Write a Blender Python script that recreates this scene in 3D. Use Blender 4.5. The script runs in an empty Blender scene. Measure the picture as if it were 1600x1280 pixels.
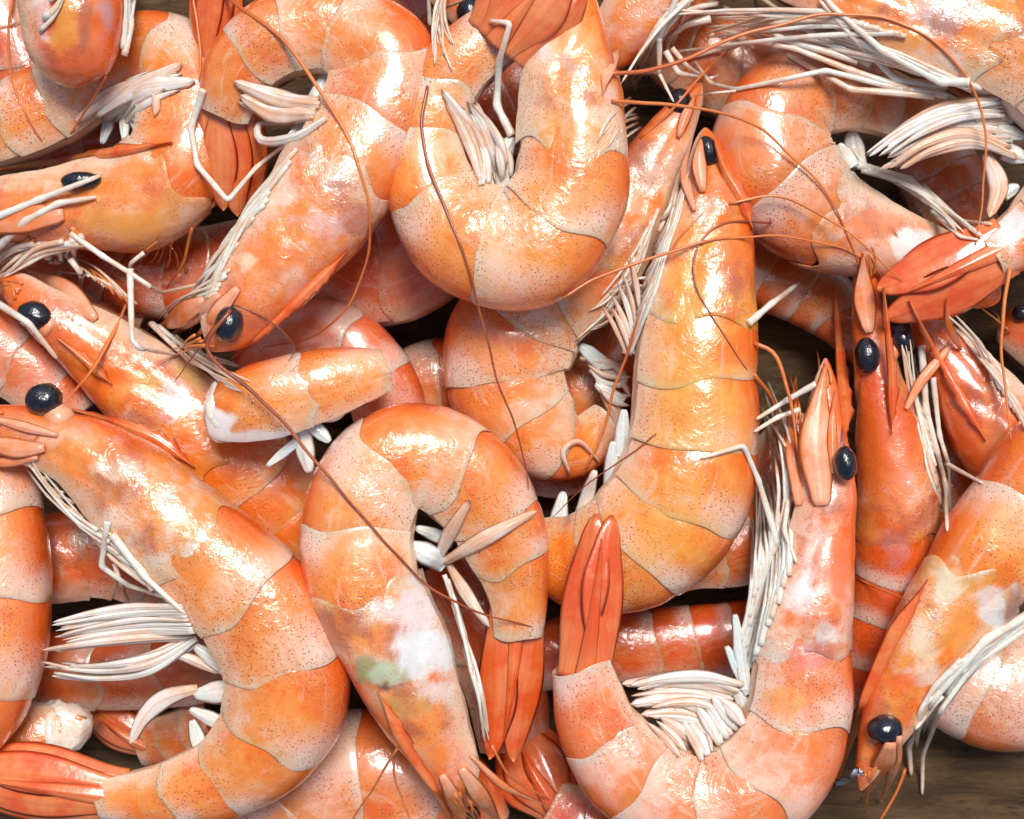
import bpy, math, random
from mathutils import Vector, noise
from mathutils.bvhtree import BVHTree

# ------------------------------------------------------------------ scene, camera, light
S = 0.00014            # metres per photo pixel on the table top
HC = 2600.0            # camera height in the same pixel units
C = bpy.context.scene.collection
scn = bpy.context.scene

cam_d = bpy.data.cameras.new('camera')
cam_d.sensor_fit = 'HORIZONTAL'
cam_d.angle = 2 * math.atan(800.0 / HC)
cam_d.clip_start = 0.01
cam_d.clip_end = 10.0
cam = bpy.data.objects.new('camera', cam_d)
cam.location = (0, 0, HC * S)
C.objects.link(cam)
scn.camera = cam
cam_d.dof.use_dof = True
cam_d.dof.focus_distance = (HC - 300) * S
cam_d.dof.aperture_fstop = 18.0

SUN_EL, SUN_AZ = math.radians(65), math.radians(15)   # azimuth measured from +Y (top of the picture) towards +X
w = bpy.data.worlds.new('World')
scn.world = w
w.use_nodes = True
wn = w.node_tree.nodes
bg = wn['Background']
sky = wn.new('ShaderNodeTexSky')
sky.sky_type = 'NISHITA'
sky.sun_disc = False
sky.sun_elevation = SUN_EL
sky.sun_rotation = SUN_AZ
sky.dust_density = 3.0
sky.air_density = 1.0
w.node_tree.links.new(sky.outputs[0], bg.inputs[0])
bg.inputs[1].default_value = 0.05

sun_d = bpy.data.lights.new('sun', 'SUN')
sun_d.energy = 1.5
sun_d.angle = math.radians(21)
sun_d.color = (1.0, 0.97, 0.94)
sun = bpy.data.objects.new('sun', sun_d)
sdir = Vector((math.sin(SUN_AZ) * math.cos(SUN_EL), math.cos(SUN_AZ) * math.cos(SUN_EL), math.sin(SUN_EL)))
sun.rotation_euler = sdir.to_track_quat('Z', 'Y').to_euler()
C.objects.link(sun)

scn.view_settings.view_transform = 'Standard'
scn.view_settings.look = 'None'
scn.view_settings.exposure = 1.08
scn.view_settings.gamma = 1.0
cy = scn.cycles
cy.max_bounces = 6
cy.diffuse_bounces = 4
cy.glossy_bounces = 2
cy.transmission_bounces = 2
cy.use_denoising = True

# ------------------------------------------------------------------ node helpers
class NT:
    def __init__(s, name):
        s.m = bpy.data.materials.new(name)
        s.m.use_nodes = True
        s.t = s.m.node_tree
        s.b = s.t.nodes['Principled BSDF']
    def n(s, t, **k):
        x = s.t.nodes.new(t)
        for a, v in k.items():
            setattr(x, a, v)
        return x
    def put(s, sock, v):
        if v is None: return
        if isinstance(v, bpy.types.NodeSocket): s.t.links.new(v, sock)
        else: sock.default_value = v
    def math(s, op, a, b=None, c=None, clamp=False):
        x = s.n('ShaderNodeMath', operation=op, use_clamp=clamp)
        for i, v in enumerate((a, b, c)):
            s.put(x.inputs[i], v)
        return x.outputs[0]
    def mix(s, f, a, b, blend='MIX'):
        x = s.n('ShaderNodeMix', data_type='RGBA', blend_type=blend)
        x.clamp_factor = True
        s.put(x.inputs[0], f)
        s.put(x.inputs[6], a if isinstance(a, bpy.types.NodeSocket) else (*a, 1))
        s.put(x.inputs[7], b if isinstance(b, bpy.types.NodeSocket) else (*b, 1))
        return x.outputs[2]
    def rng(s, v, a, b, c=0.0, d=1.0, smooth=True):
        x = s.n('ShaderNodeMapRange', interpolation_type='SMOOTHSTEP' if smooth else 'LINEAR')
        s.put(x.inputs[0], v)
        for i, k in enumerate((a, b, c, d)):
            s.put(x.inputs[i + 1], k)
        return x.outputs[0]
    def noise(s, vec, scale, detail=3, rough=0.55, w=None, dist=0.0):
        x = s.n('ShaderNodeTexNoise', noise_dimensions='4D' if w is not None else '3D')
        s.put(x.inputs['Vector'], vec)
        x.inputs['Scale'].default_value = scale
        x.inputs['Detail'].default_value = detail
        x.inputs['Roughness'].default_value = rough
        x.inputs['Distortion'].default_value = dist
        if w is not None: s.put(x.inputs['W'], w)
        return x.outputs[0]
    def vor(s, vec, scale, rand=1.0, feature='F1'):
        x = s.n('ShaderNodeTexVoronoi', feature=feature)
        s.put(x.inputs['Vector'], vec)
        x.inputs['Scale'].default_value = scale
        x.inputs['Randomness'].default_value = rand
        return x
    def coords(s):
        tc = s.n('ShaderNodeTexCoord')
        mp = s.n('ShaderNodeMapping')
        k = 1.0 / (100 * S)          # one texture unit = 100 photo pixels (14 mm)
        mp.inputs['Scale'].default_value = (k, k, k)
        s.t.links.new(tc.outputs['Object'], mp.inputs[0])
        return mp.outputs[0]
    def bump(s, h, strength, dist, normal=None):
        x = s.n('ShaderNodeBump')
        x.inputs['Strength'].default_value = strength
        x.inputs['Distance'].default_value = dist
        s.put(x.inputs['Height'], h)
        s.put(x.inputs['Normal'], normal)
        return x.outputs[0]

def sss(b, weight, radius=(1.0, 0.35, 0.15), scale=0.0016):
    b.inputs['Subsurface Weight'].default_value = weight
    b.inputs['Subsurface Radius'].default_value = radius
    b.inputs['Subsurface Scale'].default_value = scale

def sep(n, sock):
    x = n.n('ShaderNodeSeparateColor'); n.t.links.new(sock, x.inputs[0])
    return x.outputs

def shift(n, v, seed):
    x = n.n('ShaderNodeVectorMath', operation='ADD')
    n.t.links.new(v, x.inputs[0]); n.t.links.new(seed, x.inputs[1])
    return x.outputs[0]

def cnoise(n, vec, scale, detail, rough=0.6, dist=0.0):
    x = n.n('ShaderNodeTexNoise')
    n.t.links.new(vec, x.inputs['Vector'])
    for k, q in (('Scale', scale), ('Detail', detail), ('Roughness', rough), ('Distortion', dist)): x.inputs[k].default_value = q
    return sep(n, x.outputs['Color'])

def shell_mat(name, head):
    n = NT(name)
    v0 = n.coords()
    at = n.n('ShaderNodeAttribute', attribute_name='seg')
    sp = n.n('ShaderNodeSeparateXYZ'); n.t.links.new(at.outputs['Vector'], sp.inputs[0])
    u, th = sp.outputs[0], sp.outputs[1]
    spot = n.n('ShaderNodeAttribute', attribute_name='spot')
    oi = n.n('ShaderNodeObjectInfo')
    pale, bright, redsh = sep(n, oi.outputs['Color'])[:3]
    v = shift(n, v0, n.math('MULTIPLY', oi.outputs['Alpha'], 37.0))
    A = cnoise(n, v, 1.15, 2)          # three unrelated broad fields
    B = cnoise(n, v, 3.6, 4, 0.68, 0.5)
    n1, n2 = A[0], B[0]
    K = lambda x, g: n.math('MULTIPLY', n.math('SUBTRACT', x, 0.5), g)
    if head:
        f = n.math('ADD', K(n1, 2.0), K(n2, 1.5))
        f = n.math('ADD', f, n.math('ADD', 0.36, n.rng(u, 0.5, 1.0, 0.0, 0.15)))
    else:
        uu = n.math('ADD', u, K(A[1], 1.1))
        f = n.math('ADD', n.rng(uu, 0.15, 1.0, 0.17, 0.58), K(n2, 1.15))
        f = n.math('ADD', f, K(n1, 1.25))
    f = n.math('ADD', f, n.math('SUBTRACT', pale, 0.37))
    deep = n.mix(redsh, (0.82, 0.19, 0.008), (0.74, 0.075, 0.018))
    mid = n.mix(redsh, (0.86, 0.33, 0.05), (0.80, 0.175, 0.075))
    lite = n.mix(redsh, (0.87, 0.53, 0.31), (0.85, 0.46, 0.37))
    c = n.mix(n.rng(f, 0.0, 0.5), deep, mid)
    c = n.mix(n.rng(f, 0.42, 1.0), c, lite)
    if head:
        c = n.mix(n.math('MULTIPLY', n.rng(n.math('ADD', A[1], K(B[1], 0.4)), 0.54, 0.70), 0.7), c, (0.82, 0.66, 0.55))
        c = n.mix(n.math('MULTIPLY', n.rng(n.math('ADD', A[2], K(B[2], 0.3)), 0.53, 0.68), 0.68), c, (0.42, 0.105, 0.05))
        c = n.mix(n.math('MULTIPLY', n.rng(u, 0.55, 0.0), n.rng(n2, 0.3, 0.6, 0.1, 0.85)), c, (0.76, 0.13, 0.014))
    else:
        pm = n.math('MULTIPLY', n.rng(u, 0.55, 0.85), n.rng(n.math('ADD', th, K(n2, 0.4)), 0.52, 0.12))
        c = n.mix(n.math('MULTIPLY', pm, n.rng(A[2], 0.33, 0.58, 0.12, 0.8)), c, (0.85, 0.68, 0.60))
        c = n.mix(n.math('MULTIPLY', n.rng(u, 0.91, 0.97), n.rng(B[1], 0.35, 0.6, 0.0, 0.4)), c, (0.86, 0.60, 0.44))
    if not head:
        js = n.math('MULTIPLY', n.rng(u, 0.62, 0.18), n.rng(n.math('ABSOLUTE', n.math('SUBTRACT', th, 0.46)), 0.24, 0.04))
        c = n.mix(n.math('MULTIPLY', js, n.rng(n.math('ADD', B[2], K(A[0], 0.6)), 0.40, 0.66, 0.0, 0.85)), c, (0.66, 0.20, 0.03))
        st = n.n('ShaderNodeCombineXYZ')
        n.put(st.inputs[0], n.math('MULTIPLY', u, 1.1)); n.put(st.inputs[1], n.math('MULTIPLY', th, 13.0)); n.put(st.inputs[2], n.math('MULTIPLY', oi.outputs['Alpha'], 19.0))
        stn = n.noise(st.outputs[0], 1.6, 3, 0.6, None, 0.6)
        c = n.mix(n.math('MULTIPLY', n.rng(stn, 0.54, 0.72), 0.30), c, (0.78, 0.22, 0.03))
        c = n.mix(n.math('MULTIPLY', n.rng(stn, 0.46, 0.30), 0.30), c, (0.84, 0.64, 0.50))
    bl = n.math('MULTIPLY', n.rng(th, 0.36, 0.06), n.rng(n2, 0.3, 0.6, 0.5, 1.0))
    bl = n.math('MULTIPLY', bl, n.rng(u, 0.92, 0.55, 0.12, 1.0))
    c = n.mix(bl, c, (0.78, 0.105, 0.010))  # red along the back puts the translucent glow of body edges into the colour
    c = n.mix(n.math('MULTIPLY', n.rng(n.math('ADD', th, K(n2, 0.25)), 0.58, 0.84), 0.7), c, (0.82, 0.64, 0.47))
    c = n.mix(n.math('MULTIPLY', n.rng(B[1], 0.60, 0.72), 0.4), c, (0.78, 0.24, 0.03))
    sn = n.math('ADD', spot.outputs['Alpha'], n.math('ADD', K(n2, 1.0), K(n1, 0.5)))
    sn = n.math('MULTIPLY', n.rng(sn, 0.05, 1.05), n.rng(spot.outputs['Alpha'], 0.0, 0.3))
    c = n.mix(n.math('MULTIPLY', sn, 0.9), c, spot.outputs['Color'])
    # pigment dots
    vo = n.vor(v, 27.0)
    cr = sep(n, vo.outputs['Color'])
    rad = n.rng(cr[0], 0.10, 1.0, 0.16, 0.36, False)
    dot = n.rng(n.math('SUBTRACT', vo.outputs['Distance'], rad), 0.06, -0.06)
    dm = n.math('MULTIPLY', dot, n.rng(n.math('ADD', A[2], K(B[1], 0.5)), 0.36, 0.58, 0.12, 0.9 if not head else 0.62))
    dm = n.math('MULTIPLY', dm, n.math('SUBTRACT', 1.0, n.math('MULTIPLY', sn, 0.85)))
    c = n.mix(dm, c, (0.38, 0.075, 0.016))
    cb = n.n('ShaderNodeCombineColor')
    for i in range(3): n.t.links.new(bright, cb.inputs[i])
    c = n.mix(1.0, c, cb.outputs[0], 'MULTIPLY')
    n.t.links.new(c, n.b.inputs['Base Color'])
    # crinkled wet film
    x = n.noise(v, 6.5, 3, 0.58, None, 1.8)
    amp = n.rng(A[1], 0.40, 0.60, 0.18, 1.0)
    h = n.math('ADD', n.math('MULTIPLY', x, amp), n.math('MULTIPLY', dot, -0.04))
    nr = n.bump(h, 1.0, 0.00020 if not head else 0.00024)
    n.t.links.new(nr, n.b.inputs['Normal'])
    n.t.links.new(nr, n.b.inputs['Coat Normal'])
    n.t.links.new(n.rng(n.math('ADD', A[2], K(B[0], 0.5)), 0.34, 0.56, 0.28, 1.0), n.b.inputs['Coat Weight'])
    n.b.inputs['Coat Roughness'].default_value = 0.09
    n.b.inputs['Coat IOR'].default_value = 1.68
    n.b.inputs['Roughness'].default_value = 0.34
    sss(n.b, 0.4, (1.0, 0.42, 0.20), 0.0016)
    return n.m

def simple_mat(name, cols, rough=0.3, scale=3.0, coat=0.5, sub=0.2, lines=0, speck=None, bump=0.3, edgecol=None, base_tint=None, lmix=0.4):
    """noise-mixed colours, optional lengthwise ribs along seg.y and specks; Object Info colour red channel shifts towards the second colour"""
    n = NT(name)
    v = n.coords()
    at = n.n('ShaderNodeAttribute', attribute_name='seg')
    sp = n.n('ShaderNodeSeparateXYZ'); n.t.links.new(at.outputs['Vector'], sp.inputs[0])
    oi = n.n('ShaderNodeObjectInfo')
    oc = n.n('ShaderNodeSeparateColor'); n.t.links.new(oi.outputs['Color'], oc.inputs[0])
    v = shift(n, v, n.math('MULTIPLY', oi.outputs['Random'], 50.0))
    a = n.noise(v, scale, 3, 0.6)
    f = n.math('ADD', n.rng(a, 0.3, 0.7), n.math('SUBTRACT', oc.outputs[0], 0.5))
    c = n.mix(f, cols[0], cols[1])
    h = n.noise(v, 8.0, 2, 0.6)
    edge = n.rng(n.math('ABSOLUTE', n.math('SUBTRACT', sp.outputs[1], 0.5)), 0.36, 0.5)
    if edgecol is not None:
        c = n.mix(n.math('MULTIPLY', edge, sp.outputs[2]), c, edgecol)
        c = n.mix(n.math('MULTIPLY', n.rng(sp.outputs[0], 0.45, 0.0), 0.6), c, cols[1])
    if lines:
        wv = n.math('SINE', n.math('ADD', n.math('MULTIPLY', sp.outputs[1], lines * 6.28), n.math('MULTIPLY', a, 5.0)))
        ln = n.rng(wv, 0.35, 1.0)
        c = n.mix(n.math('MULTIPLY', ln, lmix), c, cols[2])
        h = n.math('ADD', n.math('MULTIPLY', h, 0.6), n.math('MULTIPLY', wv, 0.06))
    if base_tint is not None:
        c = n.mix(n.math('MULTIPLY', n.rng(sp.outputs[0], 0.5, 1.0), n.rng(a, 0.35, 0.65, 0.2, 1.0)), c, base_tint)
    if speck is not None:
        vo = n.vor(v, 30.0)
        cr = n.n('ShaderNodeSeparateColor'); n.t.links.new(vo.outputs['Color'], cr.inputs[0])
        d = n.math('MULTIPLY', n.rng(vo.outputs['Distance'], 0.30, 0.16), n.math('GREATER_THAN', cr.outputs[0], 0.6))
        c = n.mix(n.math('MULTIPLY', n.math('MULTIPLY', d, n.rng(a, 0.45, 0.6)), 0.7), c, speck)
    n.t.links.new(c, n.b.inputs['Base Color'])
    n.t.links.new(n.bump(h, bump, 0.0006), n.b.inputs['Normal'])
    n.b.inputs['Roughness'].default_value = rough
    n.b.inputs['Coat Weight'].default_value = coat
    n.b.inputs['Coat Roughness'].default_value = 0.08
    if sub: sss(n.b, sub)
    return n.m

M = {}
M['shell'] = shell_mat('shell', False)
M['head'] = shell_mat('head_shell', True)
M['flesh'] = simple_mat('belly_flesh', [(0.80, 0.60, 0.44), (0.82, 0.40, 0.20)], 0.35, 2.0)
M['white_flesh'] = simple_mat('torn_flesh', [(0.83, 0.78, 0.70), (0.82, 0.66, 0.52)], 0.3, 3.0, 0.8, 0.35, bump=0.8)
M['leg'] = simple_mat('leg', [(0.78, 0.74, 0.64), (0.78, 0.47, 0.30)], 0.3, 2.5, 0.5, 0.3, speck=(0.45, 0.12, 0.06), base_tint=(0.82, 0.56, 0.40))
M['swim'] = simple_mat('swimmeret', [(0.82, 0.77, 0.70), (0.80, 0.48, 0.31), (0.62, 0.30, 0.19)], 0.3, 2.0, 0.5, 0.3, lines=2.0)
M['base'] = simple_mat('swimmeret_base', [(0.70, 0.77, 0.74), (0.80, 0.68, 0.56), (0.52, 0.50, 0.44)], 0.3, 5.0, 0.6, 0.35, lines=2.2, lmix=0.35, bump=0.6)
M['tail'] = simple_mat('tail_blade', [(0.74, 0.10, 0.015), (0.80, 0.25, 0.08), (0.55, 0.05, 0.012)], 0.28, 2.2, 0.8, 0.3, lines=5.0, lmix=0.16, edgecol=(0.62, 0.05, 0.012))
M['scale'] = simple_mat('antennal_scale', [(0.78, 0.18, 0.03), (0.83, 0.40, 0.24), (0.72, 0.13, 0.03)], 0.42, 2.0, 0.25, 0.3, lines=3.0, lmix=0.12, edgecol=(0.76, 0.16, 0.025))
M['rostrum'] = simple_mat('rostrum', [(0.72, 0.10, 0.015), (0.80, 0.27, 0.08), (0.55, 0.06, 0.012)], 0.32, 2.5, 0.6, 0.2, lines=1.0)
M['antenna'] = simple_mat('antenna', [(0.56, 0.12, 0.03), (0.74, 0.24, 0.06)], 0.35, 0.8, 0.3, 0.0)
M['antenna_dark'] = simple_mat('antenna_dark', [(0.22, 0.04, 0.018), (0.40, 0.10, 0.03)], 0.35, 0.8, 0.3, 0.0)

def eye_mat():
    n = NT('eye')
    v = n.coords()
    c = n.mix(n.noise(v, 6.0, 2), (0.004, 0.005, 0.009), (0.012, 0.013, 0.022))
    n.t.links.new(c, n.b.inputs['Base Color'])
    n.b.inputs['Roughness'].default_value = 0.16
    n.b.inputs['Coat Weight'].default_value = 0.7
    n.b.inputs['Coat Roughness'].default_value = 0.07
    n.t.links.new(n.bump(n.noise(v, 14.0, 3, 0.6), 0.25, 0.001), n.b.inputs['Normal'])
    n.t.links.new(n.bump(n.noise(v, 5.0, 3, 0.6), 0.5, 0.001), n.b.inputs['Coat Normal'])
    return n.m
M['eye'] = eye_mat()

def wood_mat():
    n = NT('weathered_wood')
    tc = n.n('ShaderNodeTexCoord')
    mp = n.n('ShaderNodeMapping')
    k = 1.0 / (100 * S)
    mp.inputs['Scale'].default_value = (k * 0.22, k * 1.0, k)
    mp.inputs['Rotation'].default_value = (0, 0, math.radians(-12))
    n.t.links.new(tc.outputs['Object'], mp.inputs[0])
    g = n.noise(mp.outputs[0], 2.6, 6, 0.65, None, 1.2)
    g2 = n.noise(mp.outputs[0], 9.0, 4, 0.7, None, 0.5)
    c = n.mix(n.rng(g, 0.3, 0.7), (0.045, 0.024, 0.010), (0.130, 0.074, 0.032))
    c = n.mix(n.rng(g2, 0.56, 0.72), c, (0.025, 0.016, 0.01))
    n.t.links.new(c, n.b.inputs['Base Color'])
    n.t.links.new(n.bump(n.math('ADD', g, n.math('MULTIPLY', g2, 0.6)), 0.7, 0.0015), n.b.inputs['Normal'])
    n.b.inputs['Roughness'].default_value = 0.7
    n.b.inputs['Specular IOR Level'].default_value = 0.2
    return n.m
M['wood'] = wood_mat()

# ------------------------------------------------------------------ geometry helpers
Z = Vector((0, 0, 1))
def W(px, py, z):
    """photo pixel -> point at height z (pixel units), straight below the overhead camera's ray"""
    f = (HC - z) / HC
    return Vector(((px - 800) * f, (640 - py) * f, z))
def sstep(a, b, x):
    t = min(1, max(0, (x - a) / (b - a)))
    return t * t * (3 - 2 * t)

def cr(p0, p1, p2, p3, t):
    return 0.5 * ((2 * p1) + (p2 - p0) * t + (2 * p0 - 5 * p1 + 4 * p2 - p3) * t * t + (3 * p1 - p0 - 3 * p2 + p3) * t * t * t)

def resample(pts, step, smooth=True):
    """list of tuples -> evenly spaced list along the Catmull-Rom (or straight) path through them"""
    P = [Vector(p) for p in pts]
    d = []
    n = len(P)
    for i in range(n - 1):
        a = P[i - 1] if i > 0 else P[i] * 2 - P[i + 1]
        b = P[i + 2] if i + 2 < n else P[i + 1] * 2 - P[i]
        for k in range(16):
            t = k / 16
            d.append(cr(a, P[i], P[i + 1], b, t) if smooth else P[i].lerp(P[i + 1], t))
    d.append(P[-1])
    L = [0.0]
    for i in range(1, len(d)): L.append(L[-1] + (d[i] - d[i - 1]).length)
    m = max(3, int(L[-1] / step) + 1)
    out, j = [], 0
    for k in range(m):
        s = L[-1] * k / (m - 1)
        while j < len(L) - 2 and L[j + 1] < s: j += 1
        q = (s - L[j]) / max(1e-9, L[j + 1] - L[j])
        out.append(d[j].lerp(d[j + 1], q))
    return out

class Spine:
    def __init__(s, ctrl, side, roll):
        P = []
        for (x, y, z, h) in ctrl:
            v = W(x, y, z)
            P.append((v.x, v.y, v.z, h * (HC - z) / HC))
        q = [Vector(p) for p in P]
        d = []
        n = len(q)
        for i in range(n - 1):
            a = q[i - 1] if i > 0 else q[i] * 2 - q[i + 1]
            b = q[i + 2] if i + 2 < n else q[i + 1] * 2 - q[i]
            for k in range(20): d.append(cr(a, q[i], q[i + 1], b, k / 20))
        d.append(q[-1])
        s.p = [Vector(v[:3]) for v in d]
        s.h = [max(4, v[3]) for v in d]
        s.L = [0.0]
        for i in range(1, len(d)): s.L.append(s.L[-1] + (s.p[i] - s.p[i - 1]).length)
        s.len = s.L[-1]
        s.side, s.roll = side, roll
    def raw(s, t):
        a = min(max(t, 0.0), 1.0) * s.len
        lo, hi = 0, len(s.L) - 2
        while lo < hi:
            mid = (lo + hi + 1) // 2
            if s.L[mid] <= a: lo = mid
            else: hi = mid - 1
        q = (a - s.L[lo]) / max(1e-9, s.L[lo + 1] - s.L[lo])
        p = s.p[lo].lerp(s.p[lo + 1], q)
        h = s.h[lo] + (s.h[lo + 1] - s.h[lo]) * q
        return p, h
    def frame(s, t):
        e = 0.02
        p, h = s.raw(t)
        a, b = s.raw(t - e)[0], s.raw(t + e)[0]
        T = (b - a).normalized()
        if t > 1: p = p + T * (t - 1) * s.len
        if t < 0: p = p + T * t * s.len
        up = (Z - T * T.dot(Z)).normalized()
        N = up.cross(T) * s.side
        D = N * math.cos(s.roll) + up * math.sin(s.roll)
        Lt = up * math.cos(s.roll) - N * math.sin(s.roll)
        return p, T, D, Lt, h

SOLID_V, SOLID_F = [], []          # everything a leg or feeler may rest on
BVH = [None]
def solid(vs, fs):
    o = len(SOLID_V)
    SOLID_V.extend(vs)
    SOLID_F.extend([tuple(i + o for i in f) for f in fs])
def build_bvh():
    BVH[0] = BVHTree.FromPolygons([v[:] for v in SOLID_V], SOLID_F)
def hit_z(px, py):
    o = Vector((0, 0, HC))
    r = BVH[0].ray_cast(o, (W(px, py, 0) - o).normalized())
    return r[0].z if r[0] is not None else 0.0

def mesh_obj(name, vs, fs, mat, root, seg=None, spot=None, color=(0.5, 1, 0, 0.5)):
    base = ROOTLOC[root.name] if root is not None else Vector()
    me = bpy.data.meshes.new(name)
    me.from_pydata([((v - base) * S)[:] for v in vs], [], fs)
    me.polygons.foreach_set('use_smooth', [True] * len(me.polygons))
    me.materials.append(mat)
    if seg is not None:
        a = me.attributes.new('seg', 'FLOAT_VECTOR', 'POINT')
        a.data.foreach_set('vector', [c for s_ in seg for c in s_])
    if spot is not None:
        a = me.attributes.new('spot', 'FLOAT_COLOR', 'POINT')
        a.data.foreach_set('color', [c for s_ in spot for c in s_])
    me.update()
    o = bpy.data.objects.new(name, me)
    o.color = color
    C.objects.link(o)
    if root is not None: o.parent = root
    return o
ROOTLOC = {}

def grid_faces(nu, nv, closed):
    f = []
    m = nv if closed else nv - 1
    for i in range(nu - 1):
        for j in range(m):
            a, b = i * nv + j, i * nv + (j + 1) % nv
            f.append((a, b, b + nv, a + nv))
    return f

def tube(pts, radii, n=8, flat=1.0):
    vs, seg = [], []
    k = len(pts)
    prev = None
    for i, p in enumerate(pts):
        T = (pts[min(i + 1, k - 1)] - pts[max(i - 1, 0)]).normalized()
        up = Z if abs(T.z) < 0.95 else Vector((0, 1, 0))
        A = up.cross(T).normalized()
        B = T.cross(A)
        r = radii[i] if isinstance(radii, list) else radii
        for j in range(n):
            a = 2 * math.pi * j / n
            vs.append(p + A * math.cos(a) * r + B * math.sin(a) * r * flat)
            seg.append((i / (k - 1), j / n, 0))
    fs = grid_faces(k, n, True)
    fs.append(tuple(range(n))[::-1])
    fs.append(tuple(range((k - 1) * n, k * n)))
    return vs, fs, seg

def blade(pts, width, nrm=Z, thick=3.0, camber=0.0, ridge=0.0, nv=9, teeth=None, twist=0.0):
    """leaf-like plate: width(u) -> half width; two skins closed at the rim"""
    k = len(pts)
    top, bot, st = [], [], []
    for i, p in enumerate(pts):
        u = i / (k - 1)
        T = (pts[min(i + 1, k - 1)] - pts[max(i - 1, 0)]).normalized()
        Wd = T.cross(nrm).normalized()
        Nn = Wd.cross(T).normalized()
        if twist:
            a = twist * u
            Wd, Nn = Wd * math.cos(a) + Nn * math.sin(a), Nn * math.cos(a) - Wd * math.sin(a)
        hw = width(u)
        for j in range(nv):
            x = -1 + 2 * j / (nv - 1)
            e = (1 - x * x)
            xx = x
            if teeth is not None and x > 0.6: xx = x + teeth(u) * (x - 0.6) / 0.4
            off = camber * (1 - x * x)
            rg = ridge * math.cos(x * math.pi * 2.5) * e
            q = p + Wd * hw * xx
            top.append(q + Nn * (off + thick * 0.5 * e ** 0.5 + rg))
            bot.append(q + Nn * (off - thick * 0.5 * e ** 0.5))
            st.append((u, (x + 1) / 2, 1))
    n = len(top)
    vs = top + bot
    f1 = grid_faces(k, nv, False)
    fs = [tuple(reversed(f)) for f in f1] + [tuple(i + n for i in f) for f in f1]
    for i in range(k - 1):
        for j in (0, nv - 1):
            a, b = i * nv + j, (i + 1) * nv + j
            fs.append((a, b, b + n, a + n) if j == nv - 1 else (b, a, a + n, b + n))
    for i in (0, k - 1):
        for j in range(nv - 1):
            a, b = i * nv + j, i * nv + j + 1
            fs.append((a, b, b + n, a + n))
    return vs, fs, st + st

def near_z(s, px, py):
    best, bz = 1e18, 0
    for q in s.px:
        d = (q[0] - px) ** 2 + (q[1] - py) ** 2
        if d < best: best, bz = d, q[2]
    return bz

def drape(path, clear, step=9, smooth=True, sag=12, taut=False, s=None, full=False, drop=0.0, embed=False):
    """lay a pixel path on what is below it; points given as (x, y) rest on the pile, (x, y, z) keep their height"""
    fixed = len(path[0]) == 3
    p = resample([(a[0], a[1], a[2] if len(a) > 2 else 0) for a in path], step, smooth)
    if fixed:
        return [W(v[0], v[1], v[2]) for v in p]
    h = [hit_z(v[0], v[1]) + clear for v in p]
    if s is not None:
        m = len(h)
        for i in range(m if full else max(2, int(m * 0.6))):
            h[i] = max(h[i], near_z(s, p[i][0], p[i][1]) - drop)
    if embed:
        h = [near_z(s, v[0], v[1]) - drop for v in p]
    z = h[:]
    for _ in range(400 if taut else sag):
        for i in range(1, len(z) - 1):
            z[i] = max(h[i], 0.5 * (z[i - 1] + z[i + 1]))
    for _ in range(3):
        z = [z[0]] + [0.25 * z[i - 1] + 0.5 * z[i] + 0.25 * z[i + 1] for i in range(1, len(z) - 1)] + [z[-1]]
    return [W(v[0], v[1], q) for v, q in zip(p, z)]

# ------------------------------------------------------------------ the shrimp
rnd = random.Random(7)
SEGS = [0.0, 0.17, 0.35, 0.53, 0.68, 0.81, 1.0]

class Shrimp:
    pass
ALL = []

def spots_at(vs, spots):
    if not spots: return [(0, 0, 0, 0)] * len(vs)
    sp = []
    for (x, y, r, col, st) in spots:
        sp.append((x, y, r, col, st))
    out = []
    for v in vs:
        f = HC / (HC - v.z)
        px, py = v.x * f + 800, 640 - v.y * f
        best, bc = 0, (0, 0, 0)
        for (x, y, r, col, st) in sp:
            rx, ry = (r if isinstance(r, tuple) else (r, r))
            d = math.hypot((px - x) / rx, (py - y) / ry) * (1 + 0.55 * noise.noise(Vector((px, py, 5)) * 0.028) + 0.35 * noise.noise(Vector((px, py, 9)) * 0.07))
            a = st * (1 - sstep(0.45, 1.15, d))
            if a > best: best, bc = a, col
        out.append((*bc, best))
    return out

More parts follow.
